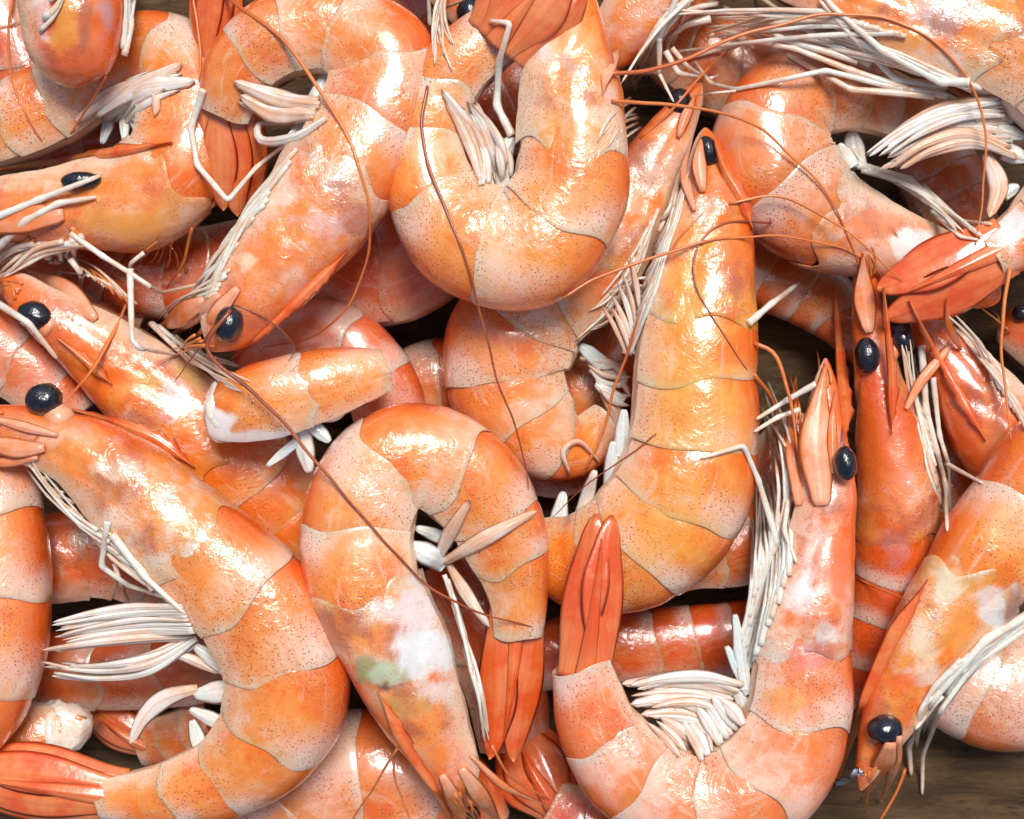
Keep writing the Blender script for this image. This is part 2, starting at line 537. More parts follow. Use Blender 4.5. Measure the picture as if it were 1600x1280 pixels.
def shrimp(label, ctrl, side, cf=0.40, nseg=6, roll=0.0, thick=0.78, tint=(0.5, 1.0, 0.3), spots=None, lump=1.0, headcap=True, detail=1.0, name='cooked_shrimp', cut=None):
    s = Shrimp()
    s.label = label
    sp = Spine(ctrl, side, roll)
    s.sp, s.cf, s.thick = sp, cf, thick
    seed = rnd.random()
    s.color = (tint[0], 0.5 + 0.5 * tint[1], tint[2], seed)  # deep-lying shrimp get darker tints: depth shade put into the shell colour
    ofs = Vector((seed * 900, seed * 300, 0))
    mid = sp.raw(0.45)[0]
    loc = Vector((mid.x, mid.y, max(0, min(p.z for p in sp.p) - max(sp.h) * thick)))
    def surf(t, th, sc):
        p, T, D, Lt, h = sp.frame(t)
        ct, sn = math.cos(th), math.sin(th)
        y = ct if ct > 0 else ct * 0.95
        x = math.copysign(abs(sn) ** 0.88, sn) * thick * (1 - 0.22 * ((1 - ct) / 2) ** 1.5)
        return p + (D * y + Lt * x) * h * sc
    # continuous flesh body
    nu, nv = int(46 * detail) + 8, 28
    vs, seg = [], []
    t0 = 0.0 if cf > 0 else 0.0
    for i in range(nu):
        u = i / (nu - 1)
        endr = 1.0
        if u < 0.06: endr = math.sqrt(max(0.02, 1 - ((0.06 - u) / 0.06) ** 2))
        if u > 0.96: endr = math.sqrt(max(0.02, 1 - ((u - 0.96) / 0.04) ** 2))
        for j in range(nv):
            a = -math.pi + 2 * math.pi * j / nv
            q = surf(u, a, ((0.85 if u < cf or cut else 0.90) if not (cut and u < cut) else 0.96) * endr)
            vs.append(q + (q - sp.raw(u)[0]).normalized() * noise.noise((q + ofs) * 0.03) * (3 if not cut else 10) + ((q - sp.raw(u)[0]).normalized() * noise.noise((q + ofs) * 0.09) * 7 if (cut and u < cut) else Vector((0, 0, 0))))
            seg.append((u, abs(a) / math.pi, 0))
    fs = grid_faces(nu, nv, True)
    fs.append(tuple(range(nv))[::-1]); fs.append(tuple(range((nu - 1) * nv, nu * nv)))
    base = loc
    me = bpy.data.meshes.new(name)
    me.from_pydata([((v - base) * S)[:] for v in vs], [], fs)
    me.polygons.foreach_set('use_smooth', [True] * len(me.polygons))
    a = me.attributes.new('seg', 'FLOAT_VECTOR', 'POINT'); a.data.foreach_set('vector', [c for q in seg for c in q])
    me.materials.append(M['flesh'] if cut is None else M['white_flesh'])
    o = bpy.data.objects.new(name, me)
    o.location = loc * S
    o.color = s.color
    C.objects.link(o)
    o['label'] = label
    o['category'] = 'shrimp'
    o['group'] = 'cooked shrimp in the pile'
    ROOTLOC[o.name] = loc
    s.root = o
    solid(vs, fs)
    # shell plates
    def plate(pname, ta, tb, head, thmax, tuck, lobe, nu, nv, first=False):
        vs, seg = [], []
        ln = tb - ta
        rings = [(i / (nu - 1), 0.0, 1.0) for i in range(nu)] + [(1.0, 0.0015, 0.992), (0.985, 0.0, 0.974), (0.90, 0.0, 0.955)]
        for ri, (u, dt, rs) in enumerate(rings):
            for j in range(nv):
                a = thmax * (-1 + 2 * j / (nv - 1))
                aa = abs(a)
                ext = lobe * math.exp(-((aa - 1.95) / 0.55) ** 2)
                tr = tb + ext * ln + 0.13 * ln * noise.noise(Vector((a * 1.1, tb * 30 + 3, seed * 77))) * (0 if tb > 0.995 else 1)
                tf = ta - tuck * ln
                t = tf + (tr - tf) * u + dt
                if head:
                    sc = 0.985 + 0.03 * u
                    if u < 0.10: sc *= math.sqrt(max(0.05, 1 - ((0.10 - u) / 0.10) ** 2)) if headcap else 1
                    # side groove and cervical dent
                    sc -= 0.05 * math.exp(-((aa - 1.75) / 0.12) ** 2) * sstep(0.12, 0.3, u)
                    sc -= 0.075 * math.exp(-((u - 0.50 - 0.18 * (aa - 1.0)) / 0.045) ** 2) * sstep(0.35, 0.8, aa) * (1 - sstep(1.6, 2.0, aa))
                    sc += 0.03 * math.exp(-(aa / 0.22) ** 2) * (1 - sstep(0.55, 0.9, u))
                    am = 3.4
                else:
                    sc = 0.962 + 0.042 * sstep(0.0, 0.40, u) + 0.024 * math.sin(math.pi * min(1, u * 1.05))
                    sc += 0.03 * sstep(1.7, 2.3, aa) * sstep(0.3, 0.9, u) + (0.012 + 0.035 * noise.noise(Vector((a * 1.4, ta * 40, seed * 50)))) * sstep(0.75, 1.0, u)
                    am = 1.3
                q = surf(t, a, sc * rs)
                c = sp.raw(t)[0]
                if u < 1.0 or rs == 1.0:
                    dsp = noise.noise((q + ofs) * 0.017) * am + noise.noise((q + ofs) * 0.05) * am * 0.45
                    q = q + (q - c).normalized() * dsp * lump * min(1.0, sp.raw(t)[1] / 60)
                else:
                    dsp = noise.noise((q + ofs) * 0.017) * am
                    q = q + (q - c).normalized() * dsp * lump * min(1.0, sp.raw(t)[1] / 60)
                vs.append(q)
                seg.append((u, aa / math.pi, 0))
        fs = grid_faces(len(rings), nv, False)
        if sp.side < 0: fs = [tuple(reversed(f)) for f in fs]
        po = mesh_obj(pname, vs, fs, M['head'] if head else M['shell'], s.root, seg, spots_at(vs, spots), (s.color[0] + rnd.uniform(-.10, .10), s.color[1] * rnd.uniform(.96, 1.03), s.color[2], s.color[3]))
        solid(vs, fs)
        return po
    if cf > 0:
        plate('carapace', 0.0, cf, True, 2.75, 0.0, 0.05, int(40 * detail) + 8, int(44 * detail) + 9, True)
    rest = 1 - cf
    c0 = cf if not cut else cut
    rest = 1 - c0
    sg = SEGS if nseg == 6 else [i / nseg for i in range(nseg + 1)]
    for i in range(nseg):
        ta, tb = c0 + rest * sg[i], c0 + rest * sg[i + 1]
        plate('abdomen_segment' if i < nseg - 1 else 'tail_segment', ta, tb, False, 2.55, 0.22, 0.16 if i < nseg - 1 else 0.05, int(18 * detail) + 6, int(40 * detail) + 9)
    s.px = []
    for i in range(0, len(sp.p), 3):
        v = sp.p[i]; f = HC / (HC - v.z)
        s.px.append((v.x * f + 800, 640 - v.y * f, v.z))
    ALL.append(s)
    return s

# ------------------------------------------------------------------ appendages
def leg(s, path, r=5.0, r1=None, smooth=False, mat='leg', name='leg', pale=0.35, clear=None, sag=50, step=8, flat=0.8, taper=0.5, taut=False, hang=True):
    pts = drape(path, (clear if clear is not None else r + 1), step, smooth, sag, taut, s if hang else None, False, 5)
    k = len(pts)
    e = r1 if r1 is not None else r * taper
    if not smooth:
        for _ in range(2): pts = [pts[0]] + [(pts[i - 1] + pts[i] * 2 + pts[i + 1]) / 4 for i in range(1, k - 1)] + [pts[-1]]
    if mat.startswith('antenna'):
        w0 = rnd.uniform(0, 99)
        pts = [q + Vector((noise.noise(Vector((i * .13, w0, 0))), noise.noise(Vector((i * .13, w0, 7))), 0)) * min(i, k - 1 - i, 6) * 0.8 for i, q in enumerate(pts)]
    joints = []
    if len(path) > 2:
        acc = [0]
        for a_, b_ in zip(path, path[1:]): acc.append(acc[-1] + math.hypot(b_[0] - a_[0], b_[1] - a_[1]))
        joints = [x / acc[-1] for x in acc[1:-1]]
    rad = []
    for i in range(k):
        u = i / (k - 1)
        b = 1.0
        if u > 0.9: b = 0.35 + 0.65 * math.sqrt(max(0, 1 - ((u - 0.9) / 0.1) ** 2))
        if mat == 'leg':
            for jn in joints: b *= 1 + 0.22 * math.exp(-((u - jn) * k * step / (r * 1.4)) ** 2) - 0.10 * math.exp(-((u - jn) * k * step / (r * 4)) ** 2)
        rad.append((r + (e - r) * u) * b * (1 + 0.10 * noise.noise(Vector((i * 0.35, r * 7.1, path[0][0] * 0.13)))))
    vs, fs, seg = tube(pts, rad, 8, flat)
    return mesh_obj(name, vs, fs, M[mat], s.root, seg, None, (pale, 1, 0, 1))

def legs(s, a, b, tip, n, r=4.5, spread=20, bend=10, name='leg', mat='leg', pale=0.4, jit=8, lenj=0.25, clear=None, taper=0.4):
    """n legs rooted between pixels a and b, all sweeping towards tip"""
    for i in range(n):
        q = (i + 0.5) / n
        x0, y0 = a[0] + (b[0] - a[0]) * q + rnd.uniform(-jit, jit) * 0.4, a[1] + (b[1] - a[1]) * q + rnd.uniform(-jit, jit) * 0.4
        tx, ty = tip[0] + rnd.uniform(-spread, spread), tip[1] + rnd.uniform(-spread, spread)
        k = 1 - rnd.uniform(0, lenj)
        tx, ty = x0 + (tx - x0) * k, y0 + (ty - y0) * k
        dx, dy = tx - x0, ty - y0
        L = math.hypot(dx, dy) or 1
        bb = bend * rnd.uniform(0.4, 1.4)
        m1 = (x0 + dx * 0.35 - dy / L * bb, y0 + dy * 0.35 + dx / L * bb)
        m2 = (x0 + dx * 0.68 - dy / L * bb * 0.8 + rnd.uniform(-3, 3), y0 + dy * 0.68 + dx / L * bb * 0.8 + rnd.uniform(-3, 3))
        leg(s, [(x0, y0), m1, m2, (tx, ty)], r * rnd.uniform(0.8, 1.2), smooth=rnd.random() < 0.5, mat=mat, name=name, pale=min(1, max(0, pale + rnd.uniform(-.3, .3))), clear=clear, taper=taper, sag=60)

def antenna(s, path, r=2.2, dark=False, taut=True, r1=None):
    return leg(s, path, r, r1 if r1 is not None else r * 0.45, True, 'antenna_dark' if dark else 'antenna', 'antenna', 0.5, clear=r * 0.8, taut=taut, step=10, flat=1.0, hang=False)

def leaf(s, path, w, name='swimmeret', mat='swim', thick=7.0, camber=3.0, ridge=1.0, pale=0.35, sag=16, tipr=0.5, clear=None, fat=0.45, step=9, twist=0.0, full=True, drop=8):
    pts = drape(path, clear if clear is not None else thick * 0.6, step, True, sag, False, s, full, drop)
    if name == 'antennal_scale': w, thick, camber, tipr, ridge = w * 0.85, 4, 2.0, 0.14, 0.3
    def wd(u):
        x = (0.55 + 0.45 * sstep(0, fat, u)) * (1 - (1 - tipr) * sstep(fat, 1.0, u))
        if u > 0.94: x *= math.sqrt(max(0.03, 1 - ((u - 0.94) / 0.06) ** 2))
        if u < 0.04: x *= 0.7
        return w * x
    vs, fs, seg = blade(pts, wd, Z, thick, camber, ridge, 9, None, twist)
    return mesh_obj(name, vs, fs, M[mat], s.root, seg, None, (pale, 1, 0, 1))

def chunk(s, path, w, pale=0.35, mat='base', name='swimmeret_base'):
    """stout swimmeret base growing out of the belly: last point lies inside the body"""
    (x0, y0), (x1, y1) = path[0], path[-1]
    path = list(path) + [(x1 + (x1 - x0) * 0.45, y1 + (y1 - y0) * 0.45)]
    pts = drape(path, 0, 4, True, 4, False, s, True, rnd.uniform(2, 14), True)
    jl = rnd.uniform(0.85, 1.1)
    def wd(u):
        x = (0.55 + 0.45 * sstep(0, 0.5, u)) * jl * 0.85
        if u < 0.12: x *= math.sqrt(max(0.03, 1 - ((0.12 - u) / 0.12) ** 2)) * 0.5 + 0.5
        return w * x
    vs, fs, seg = blade(pts, wd, (Z + Vector((rnd.uniform(-.3, .3), rnd.uniform(-.3, .3), 0))).normalized(), w * 0.8, 0, 1.3, 9)
    return mesh_obj(name, vs, fs, M[mat], s.root, seg, None, (min(1, max(0, pale + rnd.uniform(-.25, .35))), 1, 0, 1))

def eye(s, x, y, rx, ry=None, rot=0.0, z=None, stalk=None, lift=0.25):
    ry = ry or rx
    z = z if z is not None else hit_z(x, y) + min(rx, ry) * lift
    c = W(x, y, z)
    f = (HC - z) / HC
    vs, fs = [], []
    nu, nv = 14, 20
    ca, sa = math.cos(rot), math.sin(rot)
    for i in range(nu):
        a = math.pi * i / (nu - 1)
        for j in range(nv):
            b = 2 * math.pi * j / nv
            lx, ly, lz = math.sin(a) * math.cos(b) * rx, math.sin(a) * math.sin(b) * ry, math.cos(a) * min(rx, ry) * 0.95
            vs.append(c + Vector((lx * ca - ly * sa, lx * sa + ly * ca, lz)) * f * (1 + 0.09 * noise.noise(Vector((lx + x, ly + y, lz)) * 0.06)))
    fs = grid_faces(nu, nv, True)
    fs = [tuple(reversed(q)) for q in fs]
    o = mesh_obj('eye', vs, fs, M['eye'], s.root)
    solid(vs, fs)
    if stalk:
        b0 = W(stalk[0], stalk[1], z - min(rx, ry) * 0.35)
        pts = [b0.lerp(c - Vector((0, 0, min(rx, ry) * 0.3)), q / 7) for q in range(8)]
        r0 = min(rx, ry)
        vs, fs, seg = tube(pts, [r0 * (0.75 + 0.08 * math.sin(q)) for q in range(8)], 12)
        o.parent = mesh_obj('eye_stalk', vs, fs, M['scale'], s.root, seg, None, (0.8, 1, 0, 1))

def rostrum(s, path, w, teeth=True, side=1, thick=9, pale=0.4, nteeth=9, clear=4, name='rostrum', taut=False):
    pts = drape(path, clear, 4, True, 40, taut)
    def wd(u): return w * (1 - 0.85 * u ** 1.3) * (0.05 + 0.95 * sstep(0, 0.3, u))
    tf = None
    if teeth:
        def tf(u):
            x = (u * nteeth) % 1.0
            return 0.55 * (x ** 1.5) * (1 if 0.1 < u < 0.85 else 0)
    if side < 0 and teeth:
        pts = pts
    nrm = Z if side > 0 else -Z
    vs, fs, seg = blade(pts, wd, nrm, thick, 0 if side < 0 else 2, 0.8, 9, tf)
    o = mesh_obj(name, vs, fs, M['rostrum'], s.root, seg, None, (pale, 1, 0, 1))
    solid(vs, fs)
    return o

def fan(s, base, tip, width, zb, zt, n=5, pale=0.4, arch=8, rootw=0.3, side=0.0, tipw=0.56):
    """folded tail fan: broad overlapping plates (tail_blade) under a pointed telson; side shifts the stack sideways"""
    B, Tp = W(base[0], base[1], zb), W(tip[0], tip[1], zt)
    T = (Tp - B)
    L = T.length
    T.normalize()
    Wd = T.cross(Z).normalized()
    Up = Wd.cross(T)
    B = B - T * L * 0.10
    L *= 1.10
    order = sorted(range(n), key=lambda q: -abs(q - (n - 1) / 2))
    for rank, i in enumerate(order):
        o = 0 if n == 1 else -1 + 2 * i / (n - 1)
        mid = abs(o) < 0.1 and n > 2
        ll = L * (1 - 0.05 * abs(o) - rnd.uniform(0, 0.06)) * (0.80 if mid else 1)
        hw = width * (0.27 if n > 3 else 0.33) if not mid else width * 0.15
        pts = []
        bow = rnd.uniform(-.03, .03) * width
        for k in range(26):
            u = k / 25
            lat = (o + side) * width * 0.5 * (rootw + (tipw - rootw) * sstep(0, 0.7, u)) + bow * math.sin(math.pi * u)
            zz = arch * math.sin(math.pi * u) + rank * 3.5 - abs(o) * width * 0.10 * u
            pts.append(B + T * ll * u + Wd * lat + Up * zz)
        def wd(u, hw=hw, mid=mid):
            if mid: x = (1 - 0.9 * u ** 1.1)
            else: x = (0.42 + 0.58 * sstep(0, 0.5, u)) * (1 - 0.55 * sstep(0.55, 1, u))
            if u > 0.86: x *= math.sqrt(max(0.02, 1 - ((u - 0.86) / 0.14) ** 2))
            return hw * x
        nr = (Up + Wd * o * 0.35).normalized()
        vs, fs, seg = blade(pts, wd, nr, 3.0 if not mid else 8, 4, 0.5, 15)
        mesh_obj('telson' if mid else 'tail_blade', vs, fs, M['tail'], s.root, seg, None, (pale + rnd.uniform(-.15, .15), 1, 0, 1))
        solid(vs, fs)

def strands(s, ra, rb, ta, tb, n, w=7, bend=0.0, pale=0.3, jit=5, name='swimmeret'):
    """a sheaf of long slim swimmeret branches between two root points and two tip points"""
    n = int(n * 1.4)
    w *= 0.78
    for i in range(n):
        q = (i + rnd.uniform(0.1, 0.9)) / n
        e = rnd.uniform(0.82, 1.0)
        x0, y0 = ra[0] + (rb[0] - ra[0]) * q, ra[1] + (rb[1] - ra[1]) * q
        x1, y1 = ta[0] + (tb[0] - ta[0]) * q + rnd.uniform(-jit, jit), ta[1] + (tb[1] - ta[1]) * q + rnd.uniform(-jit, jit)
        x1, y1 = x0 + (x1 - x0) * e, y0 + (y1 - y0) * e
        dx, dy = x1 - x0, y1 - y0
        b = bend * rnd.uniform(0.6, 1.3)
        leaf(s, [(x0, y0), (x0 + dx * .35 - dy * b, y0 + dy * .35 + dx * b), (x0 + dx * .7 - dy * b * .8, y0 + dy * .7 + dx * b * .8), (x1, y1)], w * rnd.uniform(.7, 1.25), name, thick=w * 0.8, camber=1.5, ridge=0.7, pale=min(1, max(0, pale + rnd.uniform(-.3, .4))), tipr=rnd.uniform(.3, .6), drop=rnd.uniform(-6, 12))

# ------------------------------------------------------------------ the table
def build_table():
    nx = 60
    vs, fs = [], []
    R = 2600.0
    for i in range(nx):
        for j in range(nx):
            x, y = -R + 2 * R * i / (nx - 1), -R + 2 * R * j / (nx - 1)
            vs.append(Vector((x, y, noise.noise(Vector((x * 0.001, y * 0.02, 0))) * 1.5)))
    fs = [tuple(reversed(f)) for f in grid_faces(nx, nx, False)]
    o = mesh_obj('tabletop', vs, fs, M['wood'], None)
    o['kind'] = 'structure'
    o['label'] = 'weathered dark brown wooden table under the shrimp pile'
    solid(vs, fs)
build_table()

# ------------------------------------------------------------------ bodies: (x, y, height, half width) from head to tail
WHITE, MILK, CREAM = (0.85, 0.83, 0.80), (0.80, 0.80, 0.76), (0.83, 0.66, 0.46)
GREEN, YEL, BRN, PUR = (0.50, 0.62, 0.42), (0.80, 0.50, 0.10), (0.40, 0.12, 0.06), (0.50, 0.30, 0.30)

# --- lowest layer
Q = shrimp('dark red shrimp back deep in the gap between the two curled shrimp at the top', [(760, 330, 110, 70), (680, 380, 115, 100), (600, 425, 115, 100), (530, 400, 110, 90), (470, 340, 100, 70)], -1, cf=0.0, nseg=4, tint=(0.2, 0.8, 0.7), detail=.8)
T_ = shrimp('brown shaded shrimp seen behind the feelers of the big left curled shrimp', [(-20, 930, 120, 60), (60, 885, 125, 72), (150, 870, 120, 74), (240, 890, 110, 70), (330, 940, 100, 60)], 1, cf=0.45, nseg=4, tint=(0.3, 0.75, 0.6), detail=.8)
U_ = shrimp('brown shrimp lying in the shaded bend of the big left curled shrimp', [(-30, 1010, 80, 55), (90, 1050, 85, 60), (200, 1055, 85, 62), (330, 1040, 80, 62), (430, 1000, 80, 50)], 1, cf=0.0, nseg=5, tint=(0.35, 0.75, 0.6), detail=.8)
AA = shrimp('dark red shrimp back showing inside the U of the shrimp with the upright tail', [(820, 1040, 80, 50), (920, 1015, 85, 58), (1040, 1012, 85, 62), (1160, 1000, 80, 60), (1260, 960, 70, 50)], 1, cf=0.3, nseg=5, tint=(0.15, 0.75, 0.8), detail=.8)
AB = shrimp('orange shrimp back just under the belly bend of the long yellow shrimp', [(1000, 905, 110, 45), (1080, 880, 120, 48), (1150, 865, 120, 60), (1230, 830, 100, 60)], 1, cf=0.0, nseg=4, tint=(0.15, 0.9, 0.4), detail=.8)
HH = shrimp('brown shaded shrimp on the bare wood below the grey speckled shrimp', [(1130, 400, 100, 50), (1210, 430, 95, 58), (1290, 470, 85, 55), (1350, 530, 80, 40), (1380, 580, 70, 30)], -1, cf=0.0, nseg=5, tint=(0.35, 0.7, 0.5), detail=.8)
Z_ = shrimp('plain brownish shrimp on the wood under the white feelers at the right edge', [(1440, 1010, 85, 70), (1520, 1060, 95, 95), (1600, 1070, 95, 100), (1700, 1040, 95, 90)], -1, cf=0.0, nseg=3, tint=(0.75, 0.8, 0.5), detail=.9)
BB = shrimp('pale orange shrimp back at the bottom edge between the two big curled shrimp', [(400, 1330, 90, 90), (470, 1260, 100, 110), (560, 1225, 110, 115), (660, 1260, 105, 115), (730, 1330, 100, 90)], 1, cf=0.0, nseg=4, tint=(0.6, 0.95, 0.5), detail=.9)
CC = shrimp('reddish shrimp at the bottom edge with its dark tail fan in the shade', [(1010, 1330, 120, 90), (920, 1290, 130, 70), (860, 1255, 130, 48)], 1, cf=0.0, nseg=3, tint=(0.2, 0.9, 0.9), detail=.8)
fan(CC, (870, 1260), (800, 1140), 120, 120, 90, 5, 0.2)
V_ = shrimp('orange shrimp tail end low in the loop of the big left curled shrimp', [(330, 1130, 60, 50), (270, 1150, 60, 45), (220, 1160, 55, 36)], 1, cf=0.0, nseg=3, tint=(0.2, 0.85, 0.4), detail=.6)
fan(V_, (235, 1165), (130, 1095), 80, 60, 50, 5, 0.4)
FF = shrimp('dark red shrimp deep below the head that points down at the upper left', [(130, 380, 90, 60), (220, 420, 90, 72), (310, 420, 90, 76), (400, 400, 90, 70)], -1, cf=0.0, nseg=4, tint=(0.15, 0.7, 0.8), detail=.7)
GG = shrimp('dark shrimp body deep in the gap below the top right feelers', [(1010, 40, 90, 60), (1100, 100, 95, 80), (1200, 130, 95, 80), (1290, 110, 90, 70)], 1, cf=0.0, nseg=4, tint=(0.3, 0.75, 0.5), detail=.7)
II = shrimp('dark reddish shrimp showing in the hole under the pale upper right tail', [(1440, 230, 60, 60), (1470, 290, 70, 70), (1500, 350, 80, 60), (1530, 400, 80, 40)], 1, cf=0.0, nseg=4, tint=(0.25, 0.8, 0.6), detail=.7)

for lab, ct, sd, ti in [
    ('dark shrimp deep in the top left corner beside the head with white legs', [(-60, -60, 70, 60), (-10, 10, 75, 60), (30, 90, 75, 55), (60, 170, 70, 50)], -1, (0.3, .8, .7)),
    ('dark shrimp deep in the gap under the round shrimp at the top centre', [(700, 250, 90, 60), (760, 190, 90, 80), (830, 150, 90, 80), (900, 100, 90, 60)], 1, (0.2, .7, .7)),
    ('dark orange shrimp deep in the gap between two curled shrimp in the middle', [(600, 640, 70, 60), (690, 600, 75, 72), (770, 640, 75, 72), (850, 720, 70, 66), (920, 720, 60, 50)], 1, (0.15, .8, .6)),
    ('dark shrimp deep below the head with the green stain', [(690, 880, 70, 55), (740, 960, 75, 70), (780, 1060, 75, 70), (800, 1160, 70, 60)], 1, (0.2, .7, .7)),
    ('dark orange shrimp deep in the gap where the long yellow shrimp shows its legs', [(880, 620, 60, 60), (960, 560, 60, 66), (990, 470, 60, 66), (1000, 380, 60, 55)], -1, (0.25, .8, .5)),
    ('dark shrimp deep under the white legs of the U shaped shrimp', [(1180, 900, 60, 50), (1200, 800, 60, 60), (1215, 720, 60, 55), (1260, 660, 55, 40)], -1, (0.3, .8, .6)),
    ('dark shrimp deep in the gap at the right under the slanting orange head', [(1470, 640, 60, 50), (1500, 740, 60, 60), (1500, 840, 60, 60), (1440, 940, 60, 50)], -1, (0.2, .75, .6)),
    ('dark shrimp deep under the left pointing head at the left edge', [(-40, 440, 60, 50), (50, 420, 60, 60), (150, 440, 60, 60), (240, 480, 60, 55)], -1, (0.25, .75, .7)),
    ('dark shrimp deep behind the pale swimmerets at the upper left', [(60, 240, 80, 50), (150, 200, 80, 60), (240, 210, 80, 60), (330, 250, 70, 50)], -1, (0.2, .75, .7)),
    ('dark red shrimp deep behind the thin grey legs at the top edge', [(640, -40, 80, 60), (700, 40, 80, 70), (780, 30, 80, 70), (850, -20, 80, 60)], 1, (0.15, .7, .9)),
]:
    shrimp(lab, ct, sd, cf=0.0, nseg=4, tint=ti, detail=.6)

# --- middle layer
W_ = shrimp('purplish brown shrimp back at the left edge between the two black eyes', [(-90, 520, 150, 60), (-20, 548, 155, 68), (50, 590, 150, 60), (110, 660, 140, 50)], 1, cf=0.0, nseg=4, tint=(0.55, 0.7, 0.8), detail=.8)
N = shrimp('shrimp with a yellow and white stain on its head at the left', [(5, 430, 205, 22), (70, 482, 212, 42), (135, 525, 205, 58), (210, 585, 190, 74), (310, 670, 170, 92), (400, 745, 150, 95), (470, 810, 130, 95), (560, 860, 110, 70)], -1, cf=0.62, nseg=4, tint=(0.25, 0.95, 0.25), spots=[(270, 620, (26, 42), MILK, .9), (230, 600, (40, 30), YEL, .7), (300, 580, (40, 30), YEL, .6), (264, 652, (9, 9), (0.7, .12, .05), 1.0), (150, 515, (60, 22), CREAM, .6)])
P = shrimp('greyish pink shrimp back behind the cut tail piece', [(400, 590, 150, 50), (445, 545, 155, 58), (510, 535, 160, 66), (575, 585, 160, 66), (605, 650, 150, 62), (600, 740, 130, 50)], 1, cf=0.0, nseg=5, tint=(0.75, 0.85, 0.85), detail=.9)
Mi = shrimp('curled orange shrimp tucked under the round one at the top centre', [(1095, 130, 170, 12), (1070, 172, 182, 28), (1035, 235, 185, 46), (990, 325, 180, 66), (915, 430, 175, 84), (830, 490, 175, 108), (800, 590, 180, 104), (850, 672, 180, 78), (905, 690, 170, 52), (945, 655, 160, 34)], -1, cf=0.42, tint=(0.45, 0.95, 0.3))
L_ = shrimp('grey speckled shrimp curled at the upper right behind the white feelers', [(1560, 470, 190, 26), (1480, 415, 200, 50), (1390, 378, 210, 62), (1285, 335, 215, 88), (1215, 250, 220, 104), (1240, 165, 215, 84), (1320, 150, 200, 66), (1400, 175, 185, 50), (1470, 215, 170, 36)], 1, cf=0.40, tint=(0.62, 0.9, 0.45), spots=[(1420, 375, (36, 26), WHITE, 1.0), (1402, 368, 4, (0.01, 0.01, 0.01), 1.5), (1345, 235, (40, 36), MILK, .6), (1370, 350, (60, 26), (0.82, .22, .06), .6)])
X_ = shrimp('shrimp seen from above with both black eyes showing under the right tail fan', [(1350, 388, 205, 14), (1354, 460, 212, 26), (1364, 545, 215, 36), (1380, 630, 208, 52), (1402, 740, 195, 72), (1402, 830, 185, 76), (1390, 920, 170, 70), (1370, 1010, 150, 66), (1360, 1090, 130, 55)], -1, cf=0.62, nseg=4, roll=1.15, thick=0.9, tint=(0.25, 0.85, 0.45), spots=[(1390, 690, (60, 60), (0.80, .18, .03), .6), (1400, 860, (30, 40), PUR, .5)])
Y_ = shrimp('orange shrimp head slanting in at the right edge beside a long feeler', [(1425, 462, 185, 12), (1455, 515, 192, 30), (1502, 578, 192, 54), (1555, 655, 185, 78), (1630, 740, 180, 90), (1720, 820, 170, 90)], -1, cf=0.7, nseg=2, tint=(0.25, 0.9, 0.45))
Y2 = shrimp('shaded shrimp head low at the right edge behind the drooping pale tail', [(1560, 510, 100, 26), (1620, 530, 100, 60), (1700, 560, 100, 70)], 1, cf=0.8, nseg=1, tint=(0.3, 0.8, 0.6), detail=.6)
DD = shrimp('shrimp head peeking out at the top edge behind the round shrimp', [(748, 50, 190, 20), (720, 0, 190, 44), (680, -80, 190, 70), (640, -170, 180, 80)], -1, cf=0.9, nseg=1, tint=(0.3, 0.9, 0.7), detail=.6)
EE = shrimp('orange shrimp head at the top edge with a bundle of thin grey legs', [(940, 110, 200, 26), (965, 55, 210, 48), (1010, 0, 215, 62), (1080, -70, 215, 80), (1160, -140, 210, 80)], -1, cf=0.8, nseg=2, tint=(0.5, 0.95, 0.3))
H_ = shrimp('shrimp curled at the left with its head pointing off the left edge', [(-60, 330, 215, 44), (30, 322, 225, 56), (130, 318, 230, 72), (225, 300, 230, 90), (285, 225, 225, 88), (272, 105, 205, 76), (190, 95, 195, 66), (90, 165, 195, 72), (-10, 205, 195, 66), (-80, 215, 190, 50)], -1, cf=0.38, tint=(0.45, 0.95, 0.3), spots=[(200, 350, (90, 30), (0.84, .34, .05), .8), (60, 290, (90, 12), CREAM, .5)])

# --- upper layer
R_ = shrimp('shrimp back curving in from the left edge below the big eye', [(-70, 690, 240, 70), (-32, 770, 250, 88), (-28, 870, 255, 102), (-28, 970, 255, 103), (-50, 1070, 250, 100), (-110, 1160, 240, 85)], 1, cf=0.0, nseg=4, tint=(0.5, 0.97, 0.3))
S_ = shrimp('broken shrimp end with bare white flesh at the lower left', [(142, 1150, 150, 26), (118, 1142, 152, 44), (70, 1145, 155, 58), (0, 1165, 155, 62), (-80, 1190, 150, 55)], 1, cf=0.0, nseg=2, tint=(0.6, 0.95, 0.4), cut=0.26, detail=.8, name='broken_shrimp')
C_ = shrimp('big shrimp curled round the lower left with a long notched snout', [(-70, 668, 300, 26), (0, 672, 300, 40), (66, 690, 300, 50), (130, 714, 302, 64), (215, 782, 300, 84), (305, 865, 300, 96), (390, 945, 295, 102), (438, 1035, 285, 104), (428, 1125, 275, 100), (360, 1200, 265, 76), (262, 1236, 255, 55), (160, 1246, 245, 36)], 1, cf=0.40, tint=(0.52, 0.98, 0.25), spots=[(190, 735, (70, 22), CREAM, .55), (150, 720, (60, 30), (0.84, .30, .05), .5)])
fan(C_, (172, 1240), (-90, 1205), 110, 245, 235, 5, 0.45, rootw=0.5)
